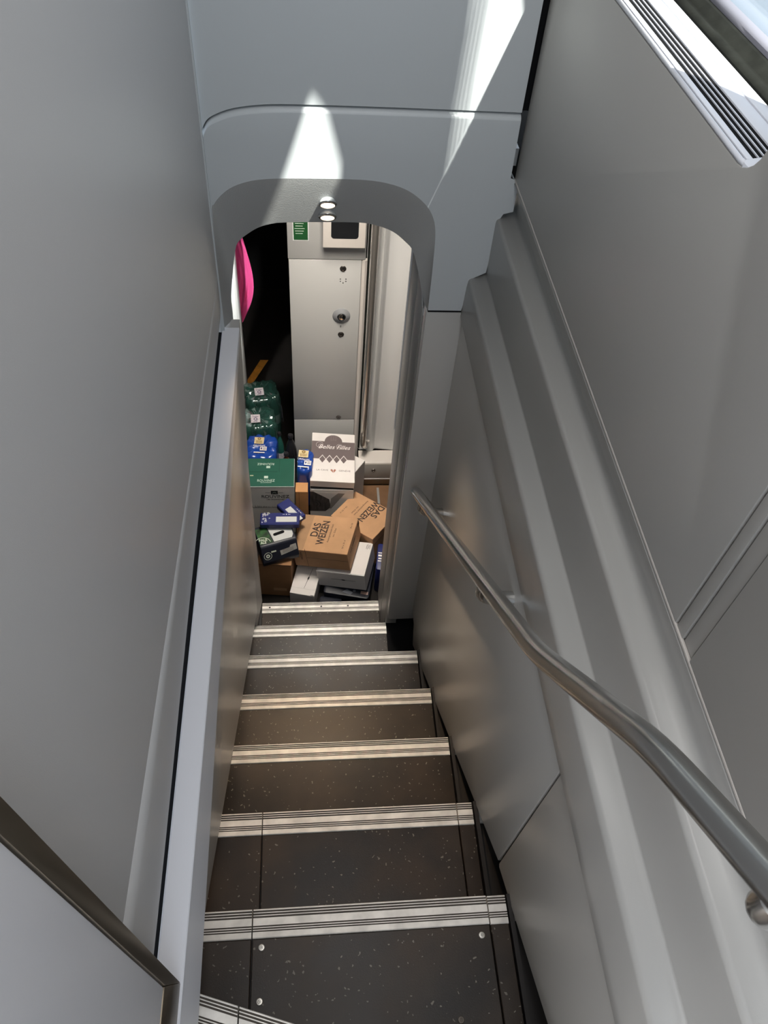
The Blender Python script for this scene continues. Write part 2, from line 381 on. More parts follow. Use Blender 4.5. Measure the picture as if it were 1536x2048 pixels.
# ---- window with sill, vent grille, rubber gasket and glass
win = struct(empty('window_1', (0.73, 0.62, 1.28)))
wpart = keep
wy0, wy1 = 0.343, 1.150
sp = [(0.6650, 1.2800), (0.6618, 1.2815), (0.6606, 1.2832), (0.6610, 1.2848), (0.6622, 1.2856), (0.6636, 1.2858)]
wpart(sheet('sill_lip', sp, [(wy0 + 0.012, 0.012, 0), (wy0 + 0.020, 0.003, 0), (wy0 + 0.04, 0, 0), (wy1, 0, 0)], M_SILL, win, 0.002, 60))
wpart(box('sill_joint', 0.6630, 0.6675, 0.378, wy1, 1.270, 1.2845, M_DARK, win))
wpart(box('sill_strip', 0.6668, 0.6745, 0.381, wy1, 1.270, 1.2862, M_SILL, win, 0.0008))
wpart(prism('sill_end', [(0.6602, 0.372), (0.6608, 0.363), (0.6630, 0.355), (0.6665, 0.349), (0.672, 0.3455), (0.680, 0.3435), (0.742, 0.343), (0.742, 0.402), (0.6650, 0.379)], 'z', 1.268, 1.2868, M_SILL, win, 0.001))
wpart(box('grille_tray', 0.6740, 0.7125, 0.385, wy1, 1.262, 1.2842, M_DARK, win))
for i in range(3):
    x = 0.6816 + i * 0.0076
    wpart(box('grille_slat', x, x + 0.0014, 0.386, wy1, 1.279, 1.2856, M_SILL, win))
wpart(box('sill_strip', 0.7045, 0.7245, 0.390, wy1, 1.266, 1.2862, M_SILL, win, 0.0008))
wpart(box('sill_strip', 0.7252, 0.7420, 0.395, wy1, 1.266, 1.2875, M_SILL, win, 0.0008))
wpart(sheet('gasket', [(0.7425, 1.27), (0.7435, 1.289), (0.753, 1.2915), (0.765, 1.283), (0.772, 1.283), (0.782, 1.292), (0.792, 1.290), (0.793, 1.275)], [(wy0, 0, 0), (wy1, 0, 0)], M_RUB, win, 0.003, 30))
M_FRAME = mat('pale_window_frame', (0.26, 0.26, 0.31), 0.45)
wpart(sheet('window_frame', [(0.793, 1.27), (0.794, 1.296), (0.806, 1.300), (0.812, 1.292)], [(0.30, 0, 0), (1.0, 0, 0)], M_FRAME, win, 0.003, 30))
# body side above the sill: opening in a wall that leans in towards the roof, near and far posts
def lean(y, z, off=0.0):
    if z <= 1.70: return (0.806 + off, y, z)
    return (0.806 - (z - 1.70) * 0.277 + off, y, z)
def lean_prism(name, poly, t, m, off=0.0):
    bm = bmesh.new()
    a = [bm.verts.new(lean(y, z, off)) for y, z in poly]; b = [bm.verts.new(lean(y, z, off + t)) for y, z in poly]
    n = len(poly); bm.faces.new(a[::-1]); bm.faces.new(b)
    for i in range(n): bm.faces.new((a[i], a[(i + 1) % n], b[(i + 1) % n], b[i]))
    tri(bm)
    return wpart(fin(bm, name, m, win))
for nm, poly in (('window_post', [(-1.32, 1.25), (0.366, 1.25), (0.366, 1.70), (0.366, 2.45), (-1.32, 2.45), (-1.32, 1.70)]),
                 ('window_post', [(0.912, 1.25), (1.40, 1.25), (1.40, 1.70), (1.40, 2.45), (0.912, 2.45), (0.912, 1.70)]),
                 ('window_head', [(0.385, 2.297), (0.936, 2.297), (0.936, 2.45), (0.385, 2.45)])):
    lean_prism(nm, poly, 0.03, M_FRAME)
lean_prism('window_pane', [(0.386, 1.29), (0.935, 1.29), (0.935, 1.70), (0.386, 1.70)], 0.005, M_PANE, 0.012)
lean_prism('window_pane', [(0.386, 1.70), (0.935, 1.70), (0.935, 2.30), (0.386, 2.30)], 0.005, M_PANE, 0.012)
M_MASK = mat('grey_patch_mask', (0.22, 0.22, 0.24), 0.9, bump=0.3, bscale=500)
edge = [(0.757, 1.672), (0.778, 1.742), (0.805, 1.789), (0.827, 1.828), (0.925, 2.06)]
hole = [(0.540, 2.252), (0.548, 2.225), (0.555, 2.20), (0.564, 2.165), (0.565, 2.04), (0.554, 2.022), (0.541, 2.034), (0.526, 2.040), (0.375, 2.25), (0.380, 2.288), (0.392, 2.289), (0.436, 2.262), (0.515, 2.260)]
lean_prism('sun_patch_mask', [(0.366, 1.672)] + edge + [(0.935, 2.30), (0.540, 2.30)] + hole + [(0.510, 2.30), (0.366, 2.30)], 0.003, M_MASK, -0.012)  # unseen sheet added here; its cut-outs shape the sun patches
for i in range(4):
    d0 = 0.007 + 0.014 * i; wdt = 0.007 - 0.0012 * i
    lean_prism('mask_fringe', [(y + d0, z) for y, z in edge] + [(y + d0 + wdt, z) for y, z in edge[::-1]], 0.002, M_MASK, -0.012)  # added strips that break up the edge of the sun patch

# ---- front bulkhead with its arch
wf = struct(prism('wall_front', [(0.010, 0.978), (0.668, 0.978), (0.668, 2.32), (0.010, 2.32)], 'y', 1.226, 1.26, M_DARK))
SEAM = [(0.0115, 0.925), (0.023, 0.944), (0.042, 0.956), (0.076, 0.968), (0.127, 0.976), (0.184, 0.979), (0.30, 0.980), (0.444, 0.980), (0.648, 0.979)]
OUT = [(.0115, .456), (.0125, .616), (.014, .756), (.020, .775), (.037, .796), (.063, .815), (.103, .829), (.154, .835), (.234, .837), (.304, .838), (.355, .836), (.397, .829), (.435, .815), (.468, .791), (.490, .763), (.502, .724), (.506, .651), (.508, .513)]
IN = [(0.029, 1.25, 0.445), (0.029, 1.25, 0.496), (0.036, 1.25, 0.553), (0.05, 1.25, 0.633), (0.06, 1.25, 0.659), (0.084, 1.25, 0.68), (0.11, 1.25, 0.696), (0.14, 1.25, 0.705), (0.166, 1.25, 0.708), (0.246, 1.25, 0.711), (0.33, 1.25, 0.712), (0.369, 1.25, 0.707), (0.411, 1.25, 0.692), (0.443, 1.25, 0.667), (0.464, 1.25, 0.642), (0.482, 1.248, 0.587), (0.501, 1.24, 0.515), (0.51, 1.212, 0.504)]
def catmull(P, n=4):
    P = [Vector(p) for p in P]; out = []
    for i in range(len(P) - 1):
        p0, p1, p2, p3 = P[max(0, i - 1)], P[i], P[i + 1], P[min(len(P) - 1, i + 2)]
        for k in range(n):
            t = k / n
            out.append(0.5 * (2 * p1 + (p2 - p0) * t + (2 * p0 - 5 * p1 + 4 * p2 - p3) * t * t + (3 * p1 - p0 - 3 * p2 + p3) * t ** 3))
    out.append(P[-1]); return out
OUT = [(p.x, p.y) for p in catmull([(x, z, 0) for x, z in OUT])]
IN = [tuple(p) for p in catmull(IN)]
SEAM = [(p.x, p.y) for p in catmull([(x, z, 0) for x, z in SEAM])]
prism('upper_panel', [(x, z + 0.003) for x, z in SEAM] + [(0.648, 2.31), (0.0115, 2.31)], 'y', 1.206, 1.224, M_ARCH, wf)
# arch panel front and soffit as one moulded skin
bm = bmesh.new()
outer = [bm.verts.new((x, 1.2, z)) for x, z in OUT]
edge = [(0.5905, 0.513), (0.6005, 0.602), (0.6345, 0.620), (0.6410, 0.752), (0.6490, 0.768), (0.6700, 0.774), (0.6690, 0.826), (0.6610, 0.846), (0.6500, 0.850)]
topr = [bm.verts.new((x, 1.2, z)) for x, z in edge] + [bm.verts.new((0.648, 1.2, 0.966))]
seamv = [bm.verts.new((x, 1.2, z - 0.013)) for x, z in SEAM[::-1][1:]]
face = bm.faces.new(outer + topr + seamv)
tri(bm)
# rolled top edge of the arch panel
top0 = seamv[::-1] + [topr[-1]]
prev = top0
for k in range(1, 9):
    a = k / 8 * math.pi / 2
    row = [bm.verts.new((v.co.x, 1.2 + 0.018 * (1 - math.cos(a)), v.co.z + 0.0125 * math.sin(a))) for v in top0]
    for i in range(len(row) - 1): bm.faces.new((prev[i], prev[i + 1], row[i + 1], row[i]))
    prev = row
prevl = outer; soff = []
NS = 12
for k in range(1, NS + 1):
    t = k / NS
    row = []
    for (x, z), (xi, yi, zi) in zip(OUT, IN):
        tt = t ** 1.0
        row.append(bm.verts.new((x + (xi - x) * tt, 1.2 + (yi - 1.2) * t ** 1.08, z + (zi - z) * tt)))
    for i in range(len(row) - 1): bm.faces.new((prevl[i], row[i], row[i + 1], prevl[i + 1])).material_index = 1
    prevl = row
back = [bm.verts.new((v.co.x, v.co.y + 0.012, v.co.z + 0.010)) for v in prevl]
for i in range(len(back) - 1): bm.faces.new((prevl[i], back[i], back[i + 1], prevl[i + 1]))
fin(bm, 'arch_panel', [M_ARCH, mat('grained_shaded_soffit', (0.37, 0.375, 0.37), 0.55, bump=0.45, bscale=420)], wf, 15)  # grained soffit; its grey is set darker to paint in the shade
# column below the arch on the right
bm = bmesh.new()
box('shadow_gap', 0.509, 0.592, 1.2055, 1.215, 0.498, 0.516, M_DARK, wf)
pts = [(0.505, 0.5045), (0.5945, 0.5045), (0.606, 0.40), (0.604, -0.905)] + [(0.522, -0.907), (0.510, -0.903), (0.505, -0.888)]
prism('column_panel', pts, 'y', 1.203, 1.235, M_LOW, wf, 0.002, 2)
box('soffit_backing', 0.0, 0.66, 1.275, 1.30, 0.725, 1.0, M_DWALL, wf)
uf = struct(box('floor_leak_cover', -0.06, 0.668, -1.3, 1.49, -1.63, -1.60, M_DARK))  # black sheets added under the stairs to close voids against sky light
box('left_void', -0.060, -0.052, -1.3, 1.46, -1.62, 0.43, M_DARK, uf)
box('rear_void', -0.06, 0.668, -1.31, -1.30, -1.62, 0.20, M_DARK, uf)
box('recess_floor', 0.507, 0.661, 1.002, 1.266, -1.06, -1.00, M_DARK, uf)
struct(box('wall_leak_cover', 0.6625, 0.668, -1.3, 1.5, -1.6, 0.60, M_DARK))  # unseen black sheet added beside the stairs to close off the void
box('recess_back', 0.509, 0.664, 1.2625, 1.268, -1.25, -0.70, M_DARK, wf)

# ---- ceiling and rear wall of the stair hall (they keep the sun and sky out)
struct(box('ceiling', -0.9, 0.69, -1.32, 1.30, 2.32, 2.36, M_WALL))
# ---- lower vestibule shell
fl = struct(box('floor', -0.9, 0.9, 1.49, 4.2, FLZ - 0.03, FLZ, M_FLOORV))
box('floor_covering', 0.455, 0.70, 2.02, 2.33, FLZ, FLZ + 0.002, M_BROWNF, fl)
box('metal_inlay', 0.560, 0.572, 2.02, 2.312, FLZ + 0.002, FLZ + 0.0035, M_STEEL, fl)
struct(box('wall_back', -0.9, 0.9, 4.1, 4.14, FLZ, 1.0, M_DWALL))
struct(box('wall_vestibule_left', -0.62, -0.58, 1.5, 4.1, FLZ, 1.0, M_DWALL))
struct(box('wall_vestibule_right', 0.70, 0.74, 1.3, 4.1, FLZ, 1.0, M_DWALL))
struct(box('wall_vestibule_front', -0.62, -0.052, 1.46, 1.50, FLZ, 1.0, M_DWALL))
struct(box('ceiling_vestibule', -0.9, 0.9, 1.36, 4.14, 0.80, 0.84, M_WHITEP))

# ================================================================== STAIRCASE
st = tag(empty('staircase', (0.29, 0.6, FLZ)), 'dark speckled train staircase with ribbed aluminium nosings going down to the vestibule', 'stairs')
sp_ = keep
NOS = [(0.000, -0.030), (0.000, -0.001), (-0.002, 0.0012), (-0.0040, 0.0012)]
def nosing_prof():
    # y measured back from the drop edge, z above tread; grooves modelled as real slots
    p = [(0.0, -0.020, 0), (0.0, 0.0005, 0), (-0.0012, 0.0018, 0)]
    def groove(a, b):
        return [(-a, 0.0018, 0), (-a - 0.0004, -0.0006, 1), (-b + 0.0004, -0.0006, 1), (-b, 0.0018, 1)]
    for a, b in ((0.0030, 0.0062), (0.0078, 0.0110), (0.0126, 0.0158)): p += groove(a, b)
    p += [(-0.0180, 0.0018, 0)]
    for a, b in ((0.0290, 0.0315), (0.0332, 0.0357), (0.0374, 0.0396)): p += groove(a, b)
    p += [(-0.0410, 0.0018, 0), (-0.0490, 0.0018, 0), (-0.0505, 0.0004, 0), (-0.0505, -0.004, 0)]
    return p
NP = nosing_prof()
def nosing(x0, x1, y, z, parent, m=None, ang=0.0, shear=0.0):
    bm = bmesh.new(); rows = []
    for x in (x0, x1): rows.append([bm.verts.new((x, y + a + shear * x, z + b)) for a, b, _ in NP])
    for i in range(len(NP) - 1):
        f = bm.faces.new((rows[0][i], rows[0][i + 1], rows[1][i + 1], rows[1][i])); f.material_index = 1 if (NP[i + 1][2] and not (NP[i + 1][1] > 0.001 and NP[i][1] < 0)) else 0
    bm.faces.new(rows[0]); bm.faces.new(rows[1][::-1])
    return sp_(fin(bm, 'nosing_strip', [m or M_ALU, M_GROOVE], parent))
XL, XR = -0.030, XW
for k in range(0, 7):
    y = k * G if k < 6 else 1.478
    z = -k * RS
    xr = XW if k < 5 else (0.5065 if k == 5 else 0.503)
    if k == 5: y = 1.243
    yb = (y - G - 0.004) if k > 0 else -0.47
    xl = XL if k < 6 else 0.003
    segs = [(xl, 0.0955), (0.0980, 0.5495), (0.5520, xr)] if k < 2 else [(xl, xr)]
    for a, b in segs:
        nosing(a, b, y - (0.001 if a > 0.5 and k == 0 else 0), z, st)
        sp_(prism('tread_plate', [(a, y - 0.0512), (b, y - 0.0512), (b, yb), (a, yb)], 'z', z - 0.018, z, M_TREAD, st, 0.0012, 1))
    sp_(box('tread_base', -0.035, xr if k > 4 else 0.62, yb, y - 0.002, z - 0.03, z - 0.017, M_SKIRT, st))
    sp_(box('riser', -0.035, xr if k > 4 else 0.62, y - 0.012, y - 0.004, z - RS, z - 0.016, M_TREAD, st))
    if k < 6:
        x1 = 0.640 if k < 5 else 0.62
        if k < 5: sp_(box('side_upstand', XW + 0.003, XW + 0.012, yb, y - 0.0, z - 0.02, z + 0.010 if k else z + 0.004, M_SKIRT, st))
        if k < 5: sp_(box('nosing_end', XW + 0.0125, XW + 0.03, y - 0.046, y - 0.012, z - 0.02, z - 0.004, M_ALU, st))
        sp_(box('side_filler', XW + 0.012, 0.66, yb, y, z - 0.05, z - 0.012, M_SKIRT, st))
# winder landing above: angled nosing
ang = -0.333
def land_y(x): return -0.1515 + ang * x
bm = bmesh.new()
for a, b in ((-0.04, 0.0935), (0.0960, 0.66)):
    bm2 = bmesh.new(); rows = []
    for x in (a, b): rows.append([bm2.verts.new((x, land_y(x) + p * 1.0, RS + q)) for p, q, _ in NP])
    for i in range(len(NP) - 1):
        f = bm2.faces.new((rows[0][i], rows[0][i + 1], rows[1][i + 1], rows[1][i])); f.material_index = 1 if (NP[i + 1][2] and not (NP[i + 1][1] > 0.001 and NP[i][1] < 0)) else 0
    bm2.faces.new(rows[0]); bm2.faces.new(rows[1][::-1])
    sp_(fin(bm2, 'nosing_strip', [M_ALU, M_GROOVE], st))
    sp_(prism('tread_plate', [(a, land_y(a) - 0.0512), (b, land_y(b) - 0.0512), (b, -1.3), (a, -1.3)], 'z', RS - 0.018, RS, M_TREAD, st, 0.001, 1))
    sp_(prism('riser', [(a, land_y(a) - 0.012), (b, land_y(b) - 0.012), (b, land_y(b) - 0.004), (a, land_y(a) - 0.004)], 'z', 0.001, RS - 0.016, M_TREAD, st))
bm.free()
def screw(x, y, z, m=M_SCREW):
    o = lathe('screw', [(0.0, 0.0012), (0.0022, 0.0012), (0.0028, 0.0018), (0.0052, 0.0016), (0.0062, 0.0006), (0.0062, -0.001)], m, st, Tr(x, y, z)); sp_(o)
    d = decal('screw_slot', [rect(0, 0, 0.0006, 0.003)] + [rect(0, 0, 0.003, 0.0006)], Tr(x, y, z + 0.0012), M_BLACK, o)
for x, y in ((0.115, -0.066), (0.532, -0.069), (0.114, -0.152)): screw(x, y, 0.0)
screw(0.474, -0.202, -0.0006, mat('worn_screw_head', (0.16, 0.14, 0.12), 0.5, metal=0.6))
for x in (0.035, 0.255, 0.37): # screws in the lowest nosing
    o = sp_(lathe('screw', [(0.0, 0.0022), (0.003, 0.0020), (0.004, 0.0016), (0.004, 0.0)], M_BLACK, st, Tr(x, 1.455, -6 * RS + 0.0006)))

# ================================================================== HANDRAIL
hr = tag(empty('handrail', (0.56, 0.5, 0.35)), 'kinked brushed steel handrail tube fixed to the grey wall right of the stairs', 'handrail')
hp = keep
path = smooth_path([(0.535, 1.160, -0.114), (0.535, 0.155, 0.682), (0.535, -0.105, 0.962), (0.535, -0.66, 1.405)], 0.055, 8)
hp(tube('rail', path, 0.0158, M_RAIL, hr, 24))
hp(lathe('end_cap', [(0.0, 0.006), (0.010, 0.0045), (0.0155, 0.0), (0.0158, -0.004)], M_RAIL, hr, basis((0.535, 1.1605, -0.1145), (0, 0.784, -0.621)), 24))
for (y, z) in ((1.035, -0.015), (0.415, 0.476), (-0.262, 1.087)):
    b_ = hp(tube('bracket', smooth_path([(0.535, y, z - 0.010), (0.535, y + 0.001, z - 0.036), (0.556, y + 0.002, z - 0.050), (0.5975, y + 0.002, z - 0.054)], 0.016, 5), 0.0145, M_RAIL, hr, 16))

# ================================================================== DOWNLIGHTS in the arch soffit
def soffit_pt(t):
    return Vector((0.262, 1.2 + 0.05 * t ** 1.08, 0.8375 + (0.711 - 0.8375) * t))
for i, t in enumerate((0.52, 0.82)):
    p = soffit_pt(t); d = (soffit_pt(t + 0.02) - soffit_pt(t - 0.02)).normalized()
    n = Vector((0, -0.77, -0.64)).normalized(); p = p + Vector((0, -0.93, -0.37)) * 0.0042
    L_ = tag(empty('downlight', p), ('upper' if i == 0 else 'lower') + ' of the two round warm recessed downlights in the arch soffit', 'lamp', 'downlights in the arch soffit')
    M = basis((0, 0, 0), n, (1, 0, 0))
    lathe('bezel', [(0.0155, 0.0035), (0.0165, 0.004), (0.0195, 0.0025), (0.0205, 0.0012), (0.0200, 0.0002), (0.0155, 0.0002), (0.0155, 0.0035)], M_CHROME, L_, M, 28)
    lathe('housing', [(0.0192, 0.0008), (0.0186, -0.003), (0.0160, -0.010)], M_ARCH, L_, M, 24)
    lathe('diffuser', [(0.0, 0.0028), (0.010, 0.0026), (0.0155, 0.0018), (0.0155, -0.002)], M_LIT, L_, M, 24)
    lp = lamp('downlight_beam', 'SPOT', 10.0, (1.0, 0.72, 0.46), p + n * 0.012, aim=p + n * 0.012 + Vector((0.0, -0.62 - 0.12 * i, -1.0)), size=0.012, spot=R_(66), blend=1.0)

# ================================================================== VESTIBULE FITTINGS
cab = tag(empty('control_cabinet', (0.29, 2.60, FLZ)), 'tall pale grey equipment cabinet with locks and door button behind the boxes', 'cabinet')
cp = keep
cp(box('cabinet_body', 0.1385, 0.452, 2.428, 2.90, FLZ, 0.78, M_CABIN, cab, 0.002))
cp(box('upper_panel', 0.1365, 0.449, 2.4195, 2.4285, -0.1165, 0.78, M_CABIN, cab, 0.0015))
dr = cp(box('cabinet_door', 0.1395, 0.4345, 2.4195, 2.4285, -1.0, -0.120, M_CABIN, cab, 0.0015))
cp(box('lower_panel', 0.1395, 0.4345, 2.4200, 2.4285, FLZ + 0.01, -1.0035, M_CABIN, cab, 0.0015))
cp(prism('edge_post', [(0.4365, 2.4285), (0.4365, 2.4195), (0.449, 2.4165), (0.4585, 2.423), (0.4585, 2.44)], 'z', FLZ + 0.01, -0.120, M_CREAM, cab))
yf = 2.4193
def disc(name, x, z, prof, m, parent, y=yf, n=24):
    return lathe(name, prof, m, parent, basis((x, y, z), (0, -1, 0)), n)
M_LOCK = mat('dark_lock_metal', (0.14, 0.13, 0.12), 0.3, metal=0.9)
for x, z, r in ((0.360, -0.158, 0.0135), (0.358, -0.488, 0.0135), (0.357, -0.987, 0.0125)):
    q = cp(disc('lock', x, z, [(0.0, 0.002), (r * 0.45, 0.002), (r * 0.5, 0.0035), (r * 0.85, 0.003), (r, 0.001), (r, -0.001)], M_LOCK, dr))
    cp(decal('key_socket', [rrect(0, 0, r * 0.7, r * 0.35, r * 0.1)], basis((x, yf - 0.0022, z), (0, -1, 0)), M_BLACK, q))
for dx, dz in ((-0.0115, 0.011), (0.0115, 0.011), (-0.0115, 0.0), (0.0115, 0.0), (0.0, -0.0075)):
    q = disc('speaker_hole', 0.3615 + dx, -0.218 + dz, [(0.0, 0.0004), (0.0024, 0.0004), (0.0024, -0.001)], M_BLACK, dr, n=10); cp(q)
M_RINGG = mat('button_ring_grey', (0.22, 0.225, 0.235), 0.4)
pb = cp(disc('push_button', 0.358, -0.390, [(0.0185, 0.010), (0.020, 0.012), (0.024, 0.010), (0.033, 0.005), (0.0385, 0.001), (0.0385, -0.001), (0.0185, -0.001), (0.0185, 0.010)], M_RINGG, dr, n=36))
MB_ = basis((0.358, yf - 0.010, -0.390), (0, -1, 0))
lathe('button_bezel', [(0.0150, 0.0025), (0.0165, 0.0035), (0.0185, 0.001), (0.0185, -0.004), (0.0150, -0.004), (0.015, 0.0025)], M_BLACK, pb, MB_, 28)
lathe('button_cap', [(0.0, 0.0025), (0.012, 0.0022), (0.0150, 0.001), (0.0150, -0.004)], M_CHROME, pb, MB_, 28)
Z_ = MB_ @ Tr(0, 0, 0.0026)
decal('arrow_mark', [[(-0.0075, 0.0055), (-0.0055, 0.0055), (-0.0012, 0.0), (-0.0055, -0.0055), (-0.0075, -0.0055), (-0.0035, 0.0)],
                     [(0.0075, 0.0055), (0.0035, 0.0), (0.0075, -0.0055), (0.0055, -0.0055), (0.0012, 0.0), (0.0055, 0.0055)]], Z_, M_BLACK, pb)
cp(text('S', 0.014, basis((0.356, yf - 0.0004, -0.445), (0, -1, 0)), mat('dark_print', (0.02, 0.03, 0.03), 0.6), dr))
cp(decal('mark_line', [rect(0, 0, 0.0008, 0.012)], basis((0.366, yf, -0.446), (0, -1, 0)), mat('grey_print', (0.25, 0.25, 0.25), 0.6), dr))

dsp = tag(empty('display_unit', (0.36, 2.40, 0.03)), 'white wall box with a dark rounded screen on top part of the cabinet', 'display')
dp = keep
dp(prism('casing', [(2.4193, -0.018), (2.4193, 0.30), (2.385, 0.30), (2.380, 0.29), (2.380, -0.040), (2.384, -0.044)], 'x', 0.276, 0.443, M_CREAM, dsp, 0.002))
dp(decal('screen', [rrect(0, 0, 0.107, 0.16, 0.012)], basis((0.3615, 2.3797, 0.080), (0, -1, 0)), mat('dark_screen', (0.010, 0.011, 0.013), 0.15), dsp))
sg = tag(empty('safety_sign', (0.19, 2.4185, 0.06)), 'small dark green sign with white lines of text on the cabinet top left', 'sign')
decal('sign_plate', [rect(0, 0, 0.062, 0.190)], basis((0, 0.0008, 0), (0, -1, 0)), M_WHITEP, sg)
decal('green_print', [rect(0, 0, 0.056, 0.184)], basis((0, 0.0003, 0), (0, -1, 0)), mat('sign_green', (0.012, 0.075, 0.022), 0.45), sg)
lines = [rect(-0.004 - 0.001 * (i % 3), 0.02 - 0.0105 * i, 0.040 - 0.006 * (i % 3), 0.0022) for i in range(9)]
decal('text_line', lines, basis((0, -0.0002, 0), (0, -1, 0)), mat('sign_text', (0.45, 0.55, 0.45), 0.6), sg)

# outer door leaf on the right with the threshold box below it
d1 = struct(prism('door_1', [(0.459, 2.47), (0.459, 2.430), (0.468, 2.418), (0.499, 2.418), (0.506, 2.408), (0.521, 2.401), (0.534, 2.408), (0.541, 2.421), (0.548, 2.4245), (0.60, 2.418), (0.70, 2.405), (0.70, 2.47)], 'z', -1.212, 0.79, M_WHITEP, None))
prism('rubber_seal', [(0.4595, 2.429), (0.4595, 2.419), (0.4675, 2.417), (0.4675, 2.429)], 'z', -1.2, 0.78, M_RUB, d1)
tb = tag(empty('threshold_box', (0.58, 2.38, FLZ)), 'low grey threshold box with a round lock under the white door leaf', 'box')
tp = keep
tp(prism('ledge', [(2.322, -1.330), (2.322, -1.222)] + arc(2.332, -1.222, 0.010, 180, 90, 5) + [(2.41, -1.211), (2.41, -1.330)], 'x', 0.462, 0.70, M_CREAM, tb))
tp(box('kick_plate', 0.464, 0.70, 2.334, 2.41, FLZ, -1.3335, M_TRIM, tb))
tp(box('light_strip', 0.462, 0.70, 2.320, 2.34, -1.3335, -1.329, M_WHITEP, tb))
q = tp(lathe('lock', [(0.0, 0.0015), (0.004, 0.0015), (0.005, 0.003), (0.010, 0.0025), (0.0115, 0.0)], M_LOCK, tb, basis((0.538, 2.3216, -1.267), (0, -1, 0)), 22))
tp(box('front_inset', 0.473, 0.69, 2.3208, 2.323, -1.322, -1.222, mat('warm_grey_front', (0.36, 0.34, 0.31), 0.45), tb, 0.0005))
gp = tag(empty('grab_pole', (0.476, 2.36, -1.16)), 'vertical brushed steel grab pole beside the white door leaf', 'pole')
gpp = keep
gpp(tube('pole', smooth_path([(0.478, 2.352, 0.79), (0.478, 2.352, -1.105), (0.492, 2.384, -1.158), (0.497, 2.420, -1.166)], 0.03, 6), 0.0150, mat('dark_steel_pole', (0.55, 0.52, 0.48), 0.30, metal=0.85), gp, 22))
gpp(box('hook', 0.494, 0.512, 2.372, 2.384, -1.116, -1.108, M_CREAM, gp, 0.001)).rotation_euler = (0, 0, 0)

# left side of the vestibule: pale door post, magenta cloth, floor marking
post = tag(prism('door_post', [(-0.240, 2.86), (-0.154, 2.860), (-0.138, 2.864), (-0.127, 2.872), (-0.121, 2.885), (-0.121, 2.92), (-0.240, 2.92)], 'z', FLZ, 0.55, M_WHITEP, None, 0.002), 'bright white door post left of the dark passage', 'post')
lamp('post_spot', 'SPOT', 75.0, (0.95, 1.0, 0.97), (-0.34, 2.05, 0.25), aim=(-0.16, 2.87, -0.56), size=0.03, spot=R_(26), blend=0.5)  # spot added to brighten the post
bm = bmesh.new()
# hanging cloth with soft diagonal folds: rows from the rail down, each row ends on the free curved hem
hem = [(-0.26, -0.112), (-0.32, -0.099), (-0.386, -0.087), (-0.45, -0.070), (-0.53, -0.057), (-0.60, -0.050), (-0.66, -0.054), (-0.72, -0.068), (-0.79, -0.096), (-0.85, -0.124)]
rows = []
for z, xr in hem:
    row = []
    for j in range(15):
        t = j / 14; x = -0.20 + (xr + 0.20) * t
        yy = 3.0 + 0.012 * math.sin((x * 190 + z * 70)) + 0.006 * math.sin(x * 330 + z * 120 + 1) + 0.03 * (1 - t)
        row.append(bm.verts.new((x, yy - 0.012 * t * t, z)))
    rows.append(row)
for a, b in zip(rows, rows[1:]):
    for j in range(14): bm.faces.new((a[j], a[j + 1], b[j + 1], b[j]))
cl = fin(bm, 'hanging_cloth', mat('magenta_fabric', (0.60, 0.055, 0.21), 0.85, bump=0.2, bscale=400), None, 60)
s = cl.modifiers.new('thickness', 'SOLIDIFY'); s.thickness = 0.004
s = cl.modifiers.new('subsurf', 'SUBSURF'); s.levels = 2; s.render_levels = 2
tag(cl, 'magenta cloth with diagonal folds hanging beside the white door post', 'cloth')
lamp('cloth_spot', 'SPOT', 4.2, (1.0, 0.96, 0.98), (0.05, 2.30, 0.30), aim=(-0.09, 3.0, -0.46), size=0.03, spot=R_(34), blend=0.3)  # spot added to light the cloth
ft = tag(prism('floor_marking', [(-0.165, 3.12), (-0.122, 3.12), (-0.030, 3.352), (-0.077, 3.352)], 'z', FLZ + 0.0004, FLZ + 0.0025, mat('orange_marking', (0.48, 0.20, 0.03), 0.5, var=0.25, vscale=40)), 'orange yellow strip on the dark floor beyond the bottle packs', 'marking')
lamp('marking_spot', 'SPOT', 3.0, (1.0, 0.9, 0.75), (-0.10, 3.2, 0.7), aim=(-0.10, 3.2, -1.4), size=0.03, spot=R_(16), blend=0.6)  # narrow spot added to light the floor marking

# platform outside the window
pf = tag(empty('platform', (2.4, 1.0, -1.0)), 'pale station platform with dark edge lines seen through the window', 'platform')
pp = keep
pp(box('paving', 0.95, 6.0, -3, 6, -1.10, -1.0, mat('platform_concrete', (0.09, 0.105, 0.105), 0.8, var=0.2, vscale=3), pf))
for i in range(6):
    pp(box('edge_line', 1.20 + i * 0.14, 1.24 + i * 0.14, -3, 6, -1.0, -0.997, mat('platform_line', (0.06, 0.06, 0.07), 0.8), pf))
pp(box('edge_slab', 0.95, 1.15, -3, 6, -1.0, -0.99, mat('platform_edge', (0.20, 0.19, 0.16), 0.8), pf))

